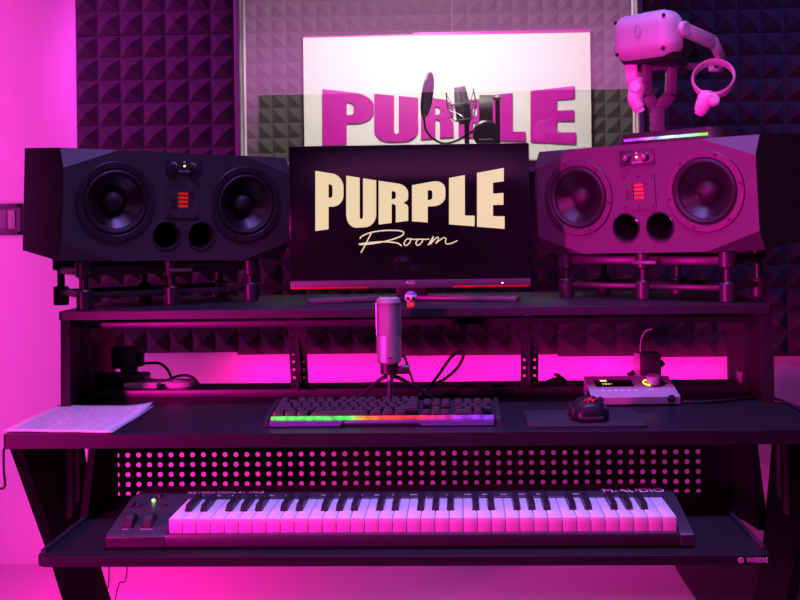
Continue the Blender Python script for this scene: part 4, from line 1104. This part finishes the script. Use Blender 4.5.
strap([(.075, .170, -.034), (.045, .195, -.045), (0, .205, -.048), (-.045, .195, -.045), (-.075, .170, -.034)], (0, .006, .040), .007, 'back_strap', M_FABRIC)
MB(True).box((.055, .19, -.052), (.03, .022, .032), .006, 3).build('strap_tab', M_VR, vr)
# controllers
def controller(label, rc, R, nrm, gx, gdir, name='vr_controller'):
    t = thing(name, label, 'controller', rc, 0, 'headset controllers')
    n = Vector(nrm).normalized(); e1 = n.orthogonal().normalized(); e2 = n.cross(e1)
    b = MB(); vs, fs = [], []; N = 48; m4 = 8
    for i in range(N):
        a_ = 2*PI*i/N; d = e1*math.cos(a_)+e2*math.sin(a_)
        for k in range(m4):
            q = 2*PI*k/m4; vs.append(Vector(rc)+d*(R+.0035*math.cos(q))+n*(.0135*math.sin(q)))
    for i in range(N):
        for k in range(m4):
            j = (i+1) % N; l = (k+1) % m4; fs.append((i*m4+k, j*m4+k, j*m4+l, i*m4+l))
    b.poly(vs, fs); b.build('tracking_ring', M_VR, t)
    g = [Vector(p) for p in gx]; ax = g[-1]-g[0]
    b = MB(); b.tube(g, [.014, .019, .019, .018, .0165, .015, .011], 16, smooth=5); gp = b.build('grip', M_VR, t)
    return t
rc = Vh(710.5, 80.5)+Vector((0, -.03, 0)); 
c1 = controller('white headset controller with a round ring hanging right of the stand', rc, .0445, (-.30, -1, .55),
                [rc+Vector((-.020, -.022, -.030)), rc+Vector((-.022, -.022, -.046)), rc+Vector((-.028, -.016, -.062)), rc+Vector((-.034, -.008, -.078))], None)
p_ = Vh(707, 105)+Vector((0, -.068, 0))
MB().lathe([(.014, -.006), (.014, .004), (.010, .008), (0, .009)], rc+Vector((-.008, -.030, -.050)), (.35, -1, .25), 24).build('thumb_pad', M_VR, c1)
lc = Vh(637, 74)+Vector((0, .03, 0))
c2 = controller('white headset controller hanging left of the stand behind the fork', lc, .040, (1, -.35, .1),
                [Vh(639, 78), Vh(637, 90), Vh(635.5, 100), Vh(641, 112)], None)
MB().lathe([(.014, -.006), (.014, .004), (.010, .008), (0, .009)], Vh(635, 88)+Vector((0, -.012, 0)), (-.4, -1, .1), 24).build('thumb_pad', M_VR, c2)
bits = thing('action_camera_clip', 'small chrome clip hanging under the headset visor', 'clip', Vh(640, 67)) if False else None

# ================================================================== LIGHT
def area(name, loc, target, size, col, power, size_y=None, spread=None):
    l = bpy.data.lights.new(name, 'AREA'); l.color = col; l.energy = power; l.size = size
    if size_y: l.shape = 'RECTANGLE'; l.size_y = size_y
    if spread: l.spread = math.radians(spread)
    o = bpy.data.objects.new(name, l); COL.objects.link(o); o.location = loc
    o.rotation_euler = (Vector(target)-Vector(loc)).to_track_quat('-Z', 'Y').to_euler(); return o
def spot(name, loc, target, ang, blend, col, power, r=.05):
    l = bpy.data.lights.new(name, 'SPOT'); l.color = col; l.energy = power; l.spot_size = math.radians(ang); l.spot_blend = blend; l.shadow_soft_size = r
    o = bpy.data.objects.new(name, l); COL.objects.link(o); o.location = loc
    o.rotation_euler = (Vector(target)-Vector(loc)).to_track_quat('-Z', 'Y').to_euler(); return o
MAG = (1, .012, .42); PINK = (1, .05, .70); VIO = (.30, .16, 1.0)
area('ceiling_violet_light', (0, 1.9, 2.62), (0, 1.98, .8), 1.3, (.42, .21, 1), 13, .4, 72)
area('wall_wash_light', (-1.9, 3.0, 1.1), (-1.4, 3.7, .95), .3, PINK, 14.5, 2.2)
area('desk_back_strip', (.08, 3.55, .69), (.08, 3.70, .62), 1.66, (1, .002, .31), 2.3, .03, 105)
area('floor_wash_light', (-1.15, 3.1, .5), (-.85, 3.45, 0), .3, (1, .002, .36), 4.2, .2, 130)
spot('front_magenta_left', (-1.9, .65, .97), (.05, 2.1, .43), 50, .5, (1, .006, .46), 400, .12)
spot('added_speaker_magenta_spot', (-.3, .5, 1.78), (.47, 2.55, 1.15), 27, .8, (1, .006, .52), 170, .06)  # added lamp, cone shaped to light the right speaker and miss the left
spot('added_foam_violet_spot', (-1.5, 2.45, 2.5), (-.98, 3.7, 1.62), 34, .9, (.85, .05, .9), 105, .05)  # added lamp without a known fixture, lifts the foam left of the window
spot('added_foam_blue_spot', (1.4, 2.4, 2.55), (.98, 3.7, 1.45), 44, .9, (.20, .14, 1), 55, .05)  # added lamp without a known fixture, puts blue on the right foam
area('booth_light', (-.2, 3.95, 2.4), (0, 5.5, 1.6), .5, (1, .93, .88), 43, .4)
area('front_wall_uplight', (0, -.9, 2.25), (0, -1.5, 2.7), 4.0, (1, .2, .85), 27, .2)
for o_ in (kb, ai): o_.location.z += .0006
w = bpy.data.worlds.new('world'); sc.world = w; w.use_nodes = True
w.node_tree.nodes['Background'].inputs[0].default_value = (.05, .01, .06, 1); w.node_tree.nodes['Background'].inputs[1].default_value = .2
sc.view_settings.view_transform = 'Standard'; sc.view_settings.look = 'None'; sc.view_settings.gamma = 1; sc.view_settings.exposure = 0
sc.view_settings.use_curve_mapping = False
